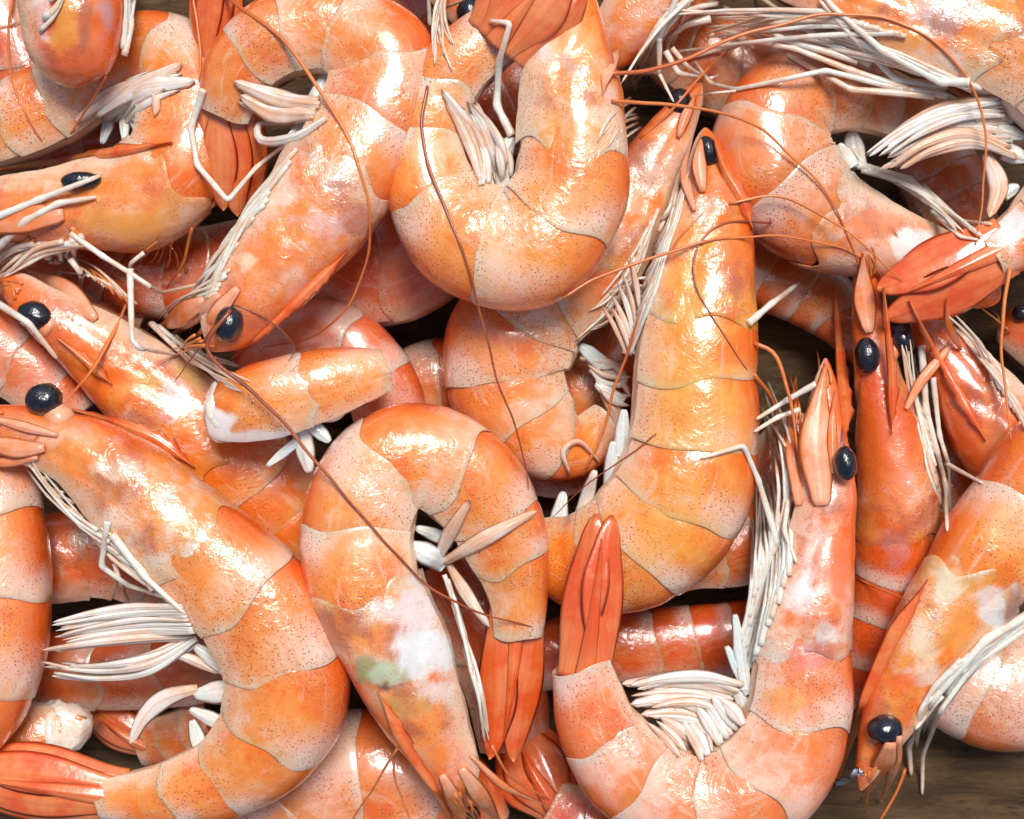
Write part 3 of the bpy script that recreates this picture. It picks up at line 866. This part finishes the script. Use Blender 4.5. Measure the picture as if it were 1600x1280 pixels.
E_ = shrimp('long yellow orange shrimp lying upright right of the centre', [(1102, 200, 250, 14), (1104, 248, 256, 32), (1108, 315, 262, 60), (1098, 395, 265, 80), (1086, 490, 265, 96), (1078, 580, 265, 103), (1074, 680, 262, 108), (1050, 775, 255, 118), (985, 845, 240, 108), (905, 868, 215, 84), (840, 850, 190, 50)], 1, cf=0.36, tint=(0.35, 1.0, 0.0), spots=[(1130, 300, (40, 30), (0.84, .17, .03), .6), (1090, 455, (60, 120), (0.86, .40, .04), .7), (1085, 640, (100, 120), (0.87, .42, .06), .5), (1060, 840, (90, 60), (0.87, .38, .05), .5)])
D_ = shrimp('curled shrimp at the bottom centre with a white and green stained head', [(722, 1240, 285, 40), (700, 1180, 292, 52), (660, 1100, 300, 74), (622, 1010, 305, 88), (578, 920, 305, 94), (566, 825, 300, 94), (600, 742, 295, 92), (672, 722, 290, 88), (745, 775, 280, 84), (788, 860, 270, 70), (806, 930, 262, 50), (806, 990, 255, 42)], 1, cf=0.36, tint=(0.60, 0.98, 0.25), spots=[(662, 1015, (62, 58), (0.78, .82, .80), .95), (640, 955, (50, 46), (0.82, .72, .72), .85), (605, 1052, (46, 30), GREEN, .85), (680, 1080, (40, 26), (.82, .68, .60), .7), (575, 1045, (26, 30), (0.35, .36, .14), .8), (640, 1100, (60, 22), (.62, .36, .10), .7), (730, 990, (14, 90), CREAM, .8), (600, 1075, (18, 10), (.05, .05, .04), .9)])
fan(D_, (806, 975), (782, 1205), 92, 258, 240, 3, 0.3, rootw=.6, tipw=.35)
F_ = shrimp('U shaped shrimp at the lower right whose red tail stands upright', [(1290, 560, 285, 10), (1287, 620, 287, 24), (1286, 700, 290, 40), (1288, 765, 292, 48), (1278, 840, 292, 58), (1262, 930, 290, 72), (1248, 1030, 285, 82), (1238, 1120, 280, 90), (1190, 1208, 275, 98), (1100, 1252, 270, 96), (1010, 1218, 275, 86), (943, 1140, 285, 70), (912, 1040, 298, 50)], 1, cf=0.42, tint=(0.60, 0.98, 0.65), spots=[(1255, 930, (30, 50), WHITE, .7), (1290, 990, (34, 24), WHITE, .7), (1275, 860, (26, 70), (.84, .50, .42), .6), (1265, 1025, (50, 34), (.72, .20, .17), .7), (1225, 1100, (40, 34), (.86, .34, .06), .7), (1310, 900, (20, 60), (.80, .15, .04), .7)])
fan(F_, (915, 1035), (948, 776), 96, 306, 322, 3, 0.05, rootw=0.5, tipw=0.22)
G_ = shrimp('shrimp slanting from the right edge with its head down on the wood', [(1345, 1235, 255, 10), (1362, 1185, 262, 26), (1390, 1125, 272, 44), (1416, 1068, 280, 54), (1460, 995, 286, 72), (1527, 905, 288, 86), (1597, 815, 290, 97), (1690, 720, 285, 108), (1800, 660, 270, 100)], 1, cf=0.50, nseg=3, tint=(0.42, 0.98, 0.05), spots=[(1548, 942, (30, 40), WHITE, .75), (1480, 915, (32, 34), CREAM, .9), (1440, 1010, (26, 40), CREAM, .8), (1585, 950, (20, 50), (.40, .16, .13), .7), (1410, 1065, (30, 22), (.84, .14, .03), .8), (1500, 980, (34, 60), (.85, .30, .04), .7)])
K_ = shrimp('shrimp at the top right corner with long white legs swept to the left', [(1200, -40, 300, 34), (1300, -5, 300, 52), (1410, 35, 300, 76), (1520, 65, 300, 92), (1620, 110, 295, 96), (1690, 200, 290, 95), (1668, 300, 285, 82), (1608, 360, 285, 56), (1545, 398, 290, 40)], 1, cf=0.44, tint=(0.4, 0.98, 0.2), spots=[(1475, 40, (44, 34), (.42, .18, .14), .7), (1440, 20, (34, 26), (.75, .60, .55), .7), (1410, 60, (46, 30), (.85, .34, .05), .7), (1580, 350, (30, 45), WHITE, .9)])  # white spot by the tail is a highlight put into the shell colour
fan(K_, (1555, 393), (1362, 482), 112, 298, 285, 3, 0.35, rootw=0.5, tipw=0.36)
B_ = shrimp('curled shrimp at the upper left centre with its head pointing down', [(330, 548, 330, 20), (352, 512, 332, 48), (392, 452, 332, 70), (440, 395, 330, 82), (505, 305, 325, 96), (565, 210, 315, 96), (596, 112, 305, 94), (530, 55, 300, 78), (445, 62, 300, 72), (380, 112, 295, 62), (358, 180, 280, 44)], -1, cf=0.40, tint=(0.50, 0.98, 0.35), spots=[(505, 350, (44, 30), (.72, .48, .46), .7), (430, 400, (70, 40), (.80, .20, .035), .6), (385, 410, (22, 20), CREAM, .7)])
fan(B_, (358, 175), (362, 340), 100, 275, 235, 4, 0.65, rootw=0.7)
J_ = shrimp('shrimp head with white legs along one side at the top left', [(112, 138, 300, 30), (112, 95, 303, 66), (108, 30, 306, 82), (110, -60, 306, 86), (140, -160, 300, 84)], -1, cf=0.85, nseg=2, tint=(0.3, 0.9, 0.5), spots=[(70, 20, (16, 50), WHITE, .7), (130, 30, (16, 70), BRN, .7), (100, 40, (26, 60), (.75, .36, .04), .7), (168, 20, (16, 30), PUR, .6)])
KK = shrimp('red ribbed shrimp tail hanging down from the top edge beside a curled shrimp', [(350, -190, 270, 60), (348, -120, 275, 52), (345, -60, 275, 40)], 1, cf=0.0, nseg=2, tint=(0.3, 0.95, 0.6), detail=.6)
fan(KK, (345, -80), (332, 100), 76, 272, 240, 4, 0.5)
O_ = shrimp('cut shrimp tail piece with white flesh at its end left of the centre', [(318, 655, 300, 30), (350, 650, 302, 52), (410, 634, 305, 66), (490, 612, 305, 64), (560, 592, 300, 50), (604, 582, 295, 36)], 1, cf=0.0, nseg=2, tint=(0.5, 1.0, 0.2), spots=[(335, 665, (36, 40), WHITE, 1.2), (390, 690, (80, 22), MILK, .9)], name='cut_shrimp_tail', cut=0.13)
A_ = shrimp('round curled shrimp at the top centre with its tail folded across', [(872, -120, 330, 28), (880, -50, 335, 40), (884, 30, 340, 56), (883, 105, 340, 76), (886, 170, 340, 88), (887, 232, 340, 92), (880, 305, 335, 98), (822, 378, 330, 104), (735, 362, 325, 98), (676, 285, 320, 78), (674, 200, 320, 66), (712, 116, 325, 60), (782, 52, 330, 54)], 1, cf=0.36, tint=(0.50, 1.0, 0.15), spots=[(900, 95, (34, 40), (.45, .16, .10), .55), (905, 60, (40, 60), (.84, .30, .04), .6), (850, 60, (12, 60), (.84, .70, .62), .8), (905, 190, (12, 50), (.84, .68, .6), .8)])
fan(A_, (785, 58), (880, -60), 112, 362, 392, 5, 0.45, rootw=0.7, tipw=.8)

build_bvh()

# ------------------------------------------------------------------ eyes, snouts, head blades
eye(C_, 68, 624, 29, 26, 0.3, stalk=(100, 665), z=318)
eye(N, 55, 493, 29, 23, -0.3, stalk=(85, 515), z=236)
eye(B_, 357, 507, 22, 30, -0.35, lift=0.2)
eye(E_, 1106, 236, 17, 25, 0.3, lift=0.35)
eye(F_, 1321, 725, 18, 28, 0.15, z=338)
eye(X_, 1355, 556, 20, 29, 0.1, lift=0.3)
eye(X_, 1410, 532, 18, 26, 0.4, stalk=(1375, 570), z=228)
eye(G_, 1383, 1140, 28, 24, 0.0, lift=0.3)
eye(G_, 1354, 1138, 13, 13, 0.0, z=250)
eye(D_, 737, 1276, 15, 18, 0.0, lift=0.3)
eye(H_, 126, 283, 32, 15, 0.05, lift=0.3)
eye(DD, 733, 20, 20, 24, 0.0, z=235)
eye(Mi, 1062, 160, 20, 22, 0.0, z=195)
eye(Y2, 1597, 490, 16, 14, 0.0, z=130)

build_bvh()
rostrum(C_, [(305, 730), (240, 684), (170, 656), (112, 640)], 13, side=1, nteeth=8)
rostrum(B_, [(545, 392), (490, 446), (430, 504), (366, 560)], 10, side=-1, nteeth=12, taut=True, pale=.1)
rostrum(F_, [(1318, 698), (1320, 650), (1313, 560), (1304, 452)], 13, side=1, nteeth=8, taut=True)
rostrum(G_, [(1450, 905), (1395, 1000), (1345, 1110), (1306, 1225)], 16, side=-1, nteeth=9, taut=True)
rostrum(E_, [(1176, 360), (1158, 310), (1132, 265), (1116, 220)], 12, side=1, nteeth=6)
rostrum(X_, [(1392, 680), (1394, 600), (1388, 530), (1380, 450)], 9, nteeth=6, clear=6, taut=True)
rostrum(N, [(175, 600), (130, 560), (90, 528)], 9, nteeth=5)
rostrum(D_, [(590, 1080), (640, 1175), (690, 1250), (718, 1310)], 11, side=-1, nteeth=8)
rostrum(H_, [(270, 222), (170, 240), (70, 256), (-40, 272)], 10, nteeth=7)
rostrum(Y_, [(1540, 690), (1490, 600), (1450, 530), (1420, 470)], 9, side=-1, nteeth=6)
for s, path, w, p in [
    (C_, [(70, 700), (20, 700), (-50, 680)], 17, .3), (C_, [(90, 680), (30, 665), (-40, 645)], 9, .6), (C_, [(60, 715), (10, 722), (-50, 725)], 9, .2),
    (E_, [(1098, 300), (1092, 250), (1098, 205)], 13, .3), (E_, [(1085, 330), (1070, 270), (1082, 215)], 9, .95),
    (F_, [(1284, 790), (1276, 700), (1280, 630), (1290, 568)], 30, .5), (F_, [(1248, 790), (1240, 700), (1236, 640), (1241, 595)], 15, .25), (F_, [(1302, 740), (1300, 670), (1304, 610)], 9, .3),
    (G_, [(1392, 1160), (1378, 1200), (1352, 1245)], 22, .3), (G_, [(1405, 1150), (1395, 1205), (1375, 1250)], 12, .5),
    (X_, [(1358, 520), (1350, 460), (1348, 395)], 20, .5), (X_, [(1415, 640), (1440, 595), (1478, 548), (1505, 500)], 10, .5),
    (D_, [(720, 1200), (755, 1250), (790, 1300)], 16, .7), (D_, [(690, 1210), (715, 1260), (735, 1310)], 14, .4), (D_, [(735, 1180), (790, 1230), (860, 1260)], 7, .5),
    (H_, [(100, 335), (20, 345), (-50, 370)], 26, .1), (N, [(150, 500), (100, 450), (40, 420)], 18, .7),
    (B_, [(372, 450), (330, 500), (300, 535)], 14, .5), (B_, [(345, 460), (300, 500), (262, 530)], 12, .8), (B_, [(320, 470), (285, 490), (240, 520)], 20, .1),
    (Y_, [(1500, 545), (1482, 505), (1478, 465)], 8, .4),
    (Mi, [(1060, 215), (1072, 180), (1092, 140)], 10, .7), (EE, [(965, 80), (948, 115), (942, 150)], 12, .8)]:
    leaf(s, path, w, 'antennal_scale', 'scale', thick=7, camber=4, ridge=1.2, pale=p, tipr=0.35, fat=0.4, full=False)

# ------------------------------------------------------------------ swimmerets (base chunk, then blades)
for s, path, w in [
    (A_, [(800, 215), (775, 262)], 20), (A_, [(745, 250), (758, 292)], 12), (A_, [(765, 248), (772, 296)], 12), (A_, [(782, 250), (788, 298)], 12),
    (B_, [(520, 105), (500, 140)], 14), (B_, [(540, 120), (515, 150)], 14), (B_, [(450, 215), (520, 150)], 12),
    (H_, [(140, 190), (175, 165)], 15), (H_, [(160, 225), (172, 185)], 12), (H_, [(195, 220), (195, 185)], 12), (H_, [(225, 215), (215, 190)], 14),
    (C_, [(305, 1010), (352, 1040)], 17), (C_, [(306, 1085), (352, 1080)], 24), (C_, [(298, 1108), (345, 1130)], 14), (C_, [(300, 1125), (312, 1165)], 13), (C_, [(300, 970), (335, 1000)], 9),
    (D_, [(635, 850), (675, 870)], 18), (D_, [(650, 825), (690, 840)], 14),
    (E_, [(975, 640), (972, 690)], 15), (E_, [(958, 690), (955, 740)], 13), (E_, [(930, 735), (915, 785)], 15), (E_, [(880, 770), (870, 830)], 16), (E_, [(990, 480), (985, 530)], 12),
    (F_, [(1148, 1075), (1175, 1125)], 16), (F_, [(1128, 1100), (1142, 1155)], 16), (F_, [(1102, 1130), (1105, 1180)], 14), (F_, [(1075, 1140), (1060, 1185)], 14), (F_, [(1025, 1140), (1050, 1165)], 18), (F_, [(1148, 960), (1160, 1040)], 12), (F_, [(1135, 1010), (1160, 1060)], 12),
    (K_, [(1590, 135), (1540, 165)], 18), (K_, [(1600, 175), (1550, 190)], 16), (K_, [(1600, 215), (1570, 205)], 16), (K_, [(1605, 250), (1580, 240)], 18), (K_, [(1590, 290), (1575, 300)], 14),
    (L_, [(1330, 205), (1335, 245)], 20), (L_, [(1310, 225), (1325, 250)], 14),
    (Mi, [(905, 540), (930, 560)], 16), (Mi, [(930, 600), (960, 620)], 14),
    (O_, [(484, 738), (474, 690)], 18), (O_, [(516, 690), (496, 672)], 12), (O_, [(418, 728), (452, 700)], 8)]:
    chunk(s, path, w)
for s, path, w, p in [
    (A_, [(775, 265), (735, 200), (690, 140)], 12, .6), (A_, [(778, 260), (765, 200), (735, 160)], 9, .3), (A_, [(760, 270), (745, 230), (725, 190)], 8, .7),
    (B_, [(500, 165), (440, 155), (365, 128)], 16, .6), (B_, [(490, 180), (430, 175), (375, 150)], 20, .8), (B_, [(510, 185), (460, 215), (410, 220), (405, 195), (440, 195)], 9, .2),
    (H_, [(150, 180), (200, 145), (285, 100)], 17, .4), (H_, [(165, 185), (220, 140), (305, 127)], 18, .2), (H_, [(185, 185), (215, 150), (260, 140)], 14, .4), (H_, [(240, 150), (245, 165), (242, 182)], 9, .9), (H_, [(120, 190), (170, 150), (230, 120)], 14, .5),
    (C_, [(340, 1050), (300, 1030), (262, 1020)], 10, .5), (C_, [(310, 1075), (260, 1090), (225, 1120), (205, 1160)], 17, .6),
    (D_, [(680, 880), (705, 830), (735, 780)], 13, .7), (D_, [(690, 880), (760, 840), (835, 800)], 14, .8), (D_, [(700, 880), (730, 930), (765, 980)], 12, .6),
    (F_, [(1150, 1080), (1070, 1062), (972, 1068)], 15, .3), (F_, [(1140, 1095), (1070, 1088), (985, 1100)], 15, .3), (F_, [(1125, 1110), (1070, 1095), (1000, 1095)], 12, .5), (F_, [(1110, 1125), (1070, 1100), (1020, 1105)], 13, .3), (F_, [(1090, 1135), (1060, 1115), (1030, 1120)], 11, .4),
    (K_, [(1540, 240), (1560, 290), (1545, 340)], 18, .9),
    (Mi, [(905, 560), (960, 570), (975, 600), (930, 600)], 8, .5), (Mi, [(920, 580), (965, 590), (985, 620)], 9, .4), (Mi, [(940, 610), (965, 650), (975, 690)], 14, .6), (Mi, [(890, 740), (880, 705), (905, 690), (935, 720)], 6, .8)]:
    leaf(s, path, w * 0.85, pale=p)
strands(C_, (285, 945), (310, 1000), (75, 965), (65, 1025), 12, 8, 0.04, .25)
strands(C_, (300, 985), (312, 1005), (65, 1035), (65, 1062), 6, 7, -0.12, .1)
strands(K_, (1560, 150), (1585, 235), (1350, 240), (1375, 262), 14, 8, 0.10, .3)
strands(K_, (1575, 225), (1590, 250), (1370, 258), (1385, 268), 5, 9, 0.16, .8)
strands(H_, (150, 175), (195, 195), (300, 95), (300, 135), 6, 8, -0.10, .3)
strands(B_, (500, 150), (490, 185), (365, 125), (370, 165), 6, 9, -0.06, .7)
strands(F_, (1165, 1065), (1110, 1140), (968, 1062), (1005, 1120), 9, 11, 0.10, .4)
strands(F_, (1140, 1110), (1060, 1185), (1060, 1090), (1015, 1130), 8, 11, 0.06, .3)
strands(F_, (1165, 1130), (1095, 1190), (1120, 1080), (1060, 1120), 7, 12, 0.05, .1)
strands(A_, (748, 285), (795, 255), (690, 140), (752, 165), 11, 9, 0.05, .5)
strands(A_, (745, 292), (800, 275), (735, 215), (790, 205), 8, 8, 0.03, .1)
strands(E_, (1000, 480), (980, 560), (985, 380), (940, 480), 6, 6, 0.05, .4)
strands(Mi, (905, 545), (940, 610), (985, 560), (990, 640), 7, 6, 0.15, .5)

# ------------------------------------------------------------------ walking legs: bundles, then the ones that stand out
legs(B_, (470, 225), (350, 410), (285, 520), 19, 3.3, 14, 14, pale=.3)
legs(B_, (360, 420), (330, 470), (250, 500), 10, 2.6, 22, 8, pale=.5)
legs(C_, (250, 935), (70, 740), (40, 715), 10, 3.3, 14, -12, pale=.3)
legs(C_, (140, 830), (270, 955), (165, 830), 10, 3.3, 12, 8, pale=.2)
legs(D_, (695, 890), (740, 1060), (760, 1165), 14, 3.3, 10, -6, pale=.2)
legs(E_, (980, 560), (1040, 330), (1075, 255), 19, 3.3, 10, 8, pale=.3)
legs(E_, (985, 560), (1010, 430), (960, 470), 10, 2.6, 22, 8, pale=.6)
legs(F_, (1152, 1060), (1222, 830), (1196, 740), 31, 4.0, 16, 10, pale=.15)
legs(F_, (1215, 830), (1250, 720), (1195, 610), 15, 3.0, 26, 10, pale=.3)
legs(F_, (1166, 1060), (1238, 880), (1216, 745), 16, 4.2, 12, 8, pale=.15)
legs(F_, (1150, 1040), (1190, 900), (1178, 790), 10, 4.2, 14, 10, pale=.3)
legs(G_, (1620, 960), (1490, 1040), (1430, 1160), 14, 4.7, 10, 12, pale=.0)
legs(K_, (1540, 140), (1400, 100), (1130, 30), 15, 4.7, 26, 12, pale=.35)
legs(K_, (1420, 60), (1300, 20), (1040, 50), 14, 4.0, 40, 12, pale=.5)
legs(L_, (1345, 262), (1400, 280), (1530, 375), 8, 4.7, 10, -14, pale=.1)
legs(Mi, (1030, 320), (960, 480), (920, 520), 15, 3.3, 26, -10, pale=.5)
legs(H_, (140, 380), (40, 380), (-30, 440), 14, 4.7, 26, 10, pale=.6)
legs(H_, (130, 370), (60, 400), (120, 420), 7, 5.3, 16, 10, pale=.6)
legs(N, (230, 500), (330, 560), (390, 600), 15, 3.3, 18, 10, pale=.4)
legs(N, (120, 420), (220, 480), (100, 420), 8, 2.6, 20, 10, pale=.8)
legs(X_, (1475, 800), (1440, 640), (1420, 540), 15, 3.3, 14, -8, pale=.3)
legs(Y_, (1620, 690), (1540, 570), (1490, 500), 14, 4.0, 12, 10, pale=.4)
legs(J_, (190, 95), (205, -20), (205, -60), 10, 5.3, 14, 6, pale=.25)
legs(J_, (55, 60), (80, -10), (110, -30), 3, 4.7, 6, 6, pale=.1)
legs(EE, (1060, 20), (1090, -10), (985, 140), 12, 3.3, 26, 12, pale=.35)
legs(DD, (690, 10), (700, -30), (690, 90), 10, 3.3, 22, 8, pale=.5)
legs(Mi, (985, 150), (1000, 200), (945, 230), 8, 2.6, 24, 8, pale=.6)
legs(G_, (1480, 1060), (1470, 1090), (1430, 1170), 4, 4.0, 8, 12, pale=.05)

for s, path, r, p in [
    (A_, [(800, 212), (776, 165), (780, 95), (797, 36), (764, 32)], 8.5, .05),
    (B_, [(318, 140), (298, 200), (308, 258), (356, 314), (400, 262), (478, 200)], 7, .1),
    (B_, [(110, 365), (160, 400), (205, 428), (250, 458), (312, 444), (330, 425)], 6, .5),
    (B_, [(203, 420), (206, 532), (218, 545), (310, 560)], 7, .1), (B_, [(225, 395), (203, 412), (200, 440)], 5, .5),
    (N, [(-10, 470), (45, 505), (90, 562)], 8, .0),
    (H_, [(-20, 402), (40, 345), (90, 318), (150, 308)], 9, .2), (H_, [(-20, 345), (60, 312), (158, 274)], 8, .0), (H_, [(110, 405), (128, 430), (125, 455)], 7, .3),
    (C_, [(168, 815), (158, 885), (200, 915), (262, 935)], 7, .05), (C_, [(178, 880), (190, 915), (202, 940)], 5, .2), (C_, [(175, 835), (225, 900), (290, 960)], 8, .1),
    (F_, [(1215, 850), (1185, 750), (1162, 696), (1095, 716)], 7, .0), (F_, [(1275, 600), (1230, 625), (1182, 655)], 7, .2), (F_, [(1250, 640), (1215, 652), (1178, 675)], 6, .4), (F_, [(1232, 780), (1225, 830), (1245, 880)], 6, .2),
    (E_, [(1170, 505), (1205, 475), (1252, 440)], 8, .2),
    (X_, [(1440, 540), (1447, 640), (1478, 760), (1480, 830)], 8, .1), (X_, [(1458, 590), (1468, 680), (1482, 725), (1484, 800)], 6, .1), (X_, [(1480, 725), (1535, 755)], 6, .1),
    (G_, [(1640, 940), (1540, 1000), (1460, 1090), (1420, 1165), (1424, 1212)], 10, .0), (G_, [(1600, 985), (1520, 1040), (1470, 1110), (1442, 1180), (1441, 1242)], 7, .05), (G_, [(1600, 965), (1500, 1050), (1430, 1140)], 9, .0),
    (K_, [(1515, 128), (1470, 128), (1380, 80), (1300, 10), (1270, -30)], 9, .0), (K_, [(1480, 135), (1400, 125), (1330, 55), (1280, 0)], 8, .3), (K_, [(1480, 150), (1390, 135), (1290, 110), (1150, 140), (1110, 130), (1085, 95)], 7, .05), (K_, [(1420, 140), (1330, 110), (1240, 75), (1170, 65), (1060, 95)], 7, .5), (K_, [(1360, 100), (1250, 40), (1180, -10)], 8, .5), (K_, [(1340, 95), (1220, 60), (1130, 10)], 8, .5), (K_, [(1460, 150), (1330, 140), (1220, 80)], 8, .6),
    (K_, [(1150, 142), (1110, 146), (1085, 150)], 3, .4), (K_, [(1110, 122), (1125, 118), (1120, 115)], 3, .4), 
    (EE, [(1060, -10), (1030, 60), (1012, 105)], 6, .0), (EE, [(1035, 30), (1000, 85), (985, 108), (975, 140)], 6, .2), (EE, [(1120, 5), (1072, 15), (1050, 72)], 6, .3), (EE, [(1110, 30), (1070, 38), (1045, 60), (1040, 90)], 9, .5), (EE, [(1030, 60), (1030, 115), (1005, 115), (985, 138)], 6, .4), (EE, [(1030, 115), (1040, 135), (1053, 160)], 4, .5), (EE, [(1050, 75), (1075, 105), (1100, 120)], 6, .4), (EE, [(1040, 80), (1060, 115), (1100, 120)], 7, .5),
    (DD, [(672, 40), (670, 10), (668, -20)], 5, .4), (DD, [(675, 18), (715, 5), (760, -20)], 4, 1.0),
    (L_, [(1340, 258), (1420, 280), (1480, 330), (1535, 370)], 9, .0), (L_, [(1440, 290), (1500, 345), (1550, 350)], 7, .3), (L_, [(1455, 330), (1500, 370), (1530, 375)], 5, .1)]:
    leg(s, path, r * 0.74, smooth=False, pale=p, taper=0.55, step=4)

# short spiny feelers round the heads
for s, a, b, tip, n in [(B_, (300, 520), (340, 545), (262, 560), 5), (C_, (10, 640), (-10, 700), (-60, 660), 4), (N, (40, 440), (20, 470), (-10, 430), 4), (F_, (1275, 620), (1300, 600), (1286, 545), 6), (F_, (1250, 680), (1240, 640), (1236, 575), 4), (G_, (1375, 1190), (1352, 1215), (1345, 1275), 5), (X_, (1350, 440), (1375, 430), (1352, 385), 6), (D_, (700, 1240), (740, 1240), (760, 1300), 5), (H_, (40, 370), (70, 390), (-10, 410), 4), (L_, (1340, 440), (1370, 430), (1340, 395), 4), (Y2, (1560, 500), (1580, 520), (1535, 490), 4), (FF, (190, 400), (300, 430), (260, 370), 7), (N, (150, 440), (210, 480), (110, 400), 5)]:
    legs(s, a, b, tip, n, 2.3, 14, 5, 'antennule', 'antenna', .7, 6, .4)
# ------------------------------------------------------------------ long feelers
build_bvh()
antenna(J_, [(22, -10), (13, 50), (16, 120), (45, 190), (82, 245)], 2.6)
antenna(J_, [(165, 118), (130, 185), (84, 242)], 2.4)
antenna(J_, [(300, -8), (312, 55), (311, 130)], 3)
antenna(B_, [(350, -8), (440, 65), (515, 165), (557, 250), (577, 330), (572, 410), (545, 480), (490, 525), (410, 543)], 3)
antenna(B_, [(358, 478), (310, 545), (270, 600)], 1.8, True)
antenna(B_, [(335, 480), (372, 478), (420, 500), (460, 540), (450, 565)], 1.5, True)
antenna(B_, [(360, 485), (325, 545), (400, 615), (470, 690), (550, 790), (640, 890), (720, 942), (832, 980)], 3, True)
antenna(B_, [(300, 562), (340, 605)], 2, True)
antenna(A_, [(668, 135), (660, 200), (680, 290), (720, 390), (745, 460), (765, 550), (795, 650), (818, 715), (826, 765)], 2.4, True)
antenna(C_, [(205, 455), (160, 555), (95, 640), (28, 712)], 2.4)
antenna(C_, [(208, 440), (172, 530), (110, 620), (42, 705)], 1.8)
antenna(E_, [(900, 760), (940, 675), (975, 565), (1010, 470), (1050, 390), (1100, 330)], 2.6)
antenna(E_, [(880, 465), (940, 432), (1010, 405), (1100, 378), (1190, 371), (1290, 378), (1350, 405)], 2.6)
antenna(E_, [(1205, 348), (1130, 350), (1088, 395), (1090, 450), (1130, 520), (1172, 585), (1195, 610)], 1.9, True)
antenna(F_, [(1178, 585), (1205, 625), (1215, 690), (1225, 760)], 3.2)
antenna(F_, [(1178, 536), (1212, 555), (1232, 620), (1245, 690), (1255, 760)], 3.2)
antenna(L_, [(955, 158), (1050, 164), (1140, 182), (1220, 228), (1290, 300), (1330, 380), (1350, 440)], 2.6)
antenna(L_, [(1140, 318), (1200, 306), (1260, 325), (1320, 362), (1410, 440)], 2.3)
antenna(K_, [(950, 115), (1040, 105), (1120, 70), (1200, 42), (1290, 22), (1390, 32), (1460, 65), (1515, 130), (1541, 200), (1535, 300), (1524, 385)], 3)
antenna(K_, [(1000, 215), (1060, 160), (1130, 85), (1200, 42)], 2.4)
antenna(Y_, [(1578, 420), (1566, 500), (1568, 590), (1580, 690)], 3)
antenna(D_, [(1025, 678), (960, 730), (905, 768), (862, 810)], 1.4, True)
antenna(D_, [(622, 1168), (585, 1225), (545, 1290)], 2)
antenna(D_, [(615, 1175), (618, 1225), (645, 1290)], 2)
antenna(D_, [(768, 1165), (800, 1215), (860, 1250)], 2.4)
antenna(G_, [(1415, 1200), (1400, 1240), (1370, 1290)], 3)
antenna(G_, [(1340, 905), (1375, 920), (1420, 938)], 1.6)
antenna(H_, [(110, 355), (160, 400), (215, 425)], 4)
antenna(H_, [(300, 355), (285, 410), (260, 450)], 3)

# ------------------------------------------------------------------ a scrap of clear shell on the wood
class Loose: pass
def scrap(label, path, w):
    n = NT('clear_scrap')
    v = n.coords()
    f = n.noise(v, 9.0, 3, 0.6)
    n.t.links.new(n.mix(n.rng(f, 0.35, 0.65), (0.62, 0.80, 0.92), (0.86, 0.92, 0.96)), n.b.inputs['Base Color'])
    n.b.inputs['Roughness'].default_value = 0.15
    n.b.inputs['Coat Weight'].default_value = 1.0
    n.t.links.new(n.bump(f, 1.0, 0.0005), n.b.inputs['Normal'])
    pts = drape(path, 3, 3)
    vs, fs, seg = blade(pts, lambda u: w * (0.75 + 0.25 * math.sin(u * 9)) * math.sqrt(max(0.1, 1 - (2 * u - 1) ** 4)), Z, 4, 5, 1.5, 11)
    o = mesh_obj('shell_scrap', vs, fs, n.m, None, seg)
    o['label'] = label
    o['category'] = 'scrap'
leaf(S_, [(118, 1120), (140, 1128), (160, 1122)], 8, 'shell_flake', 'rostrum', thick=3, pale=.7, tipr=.2, full=False)
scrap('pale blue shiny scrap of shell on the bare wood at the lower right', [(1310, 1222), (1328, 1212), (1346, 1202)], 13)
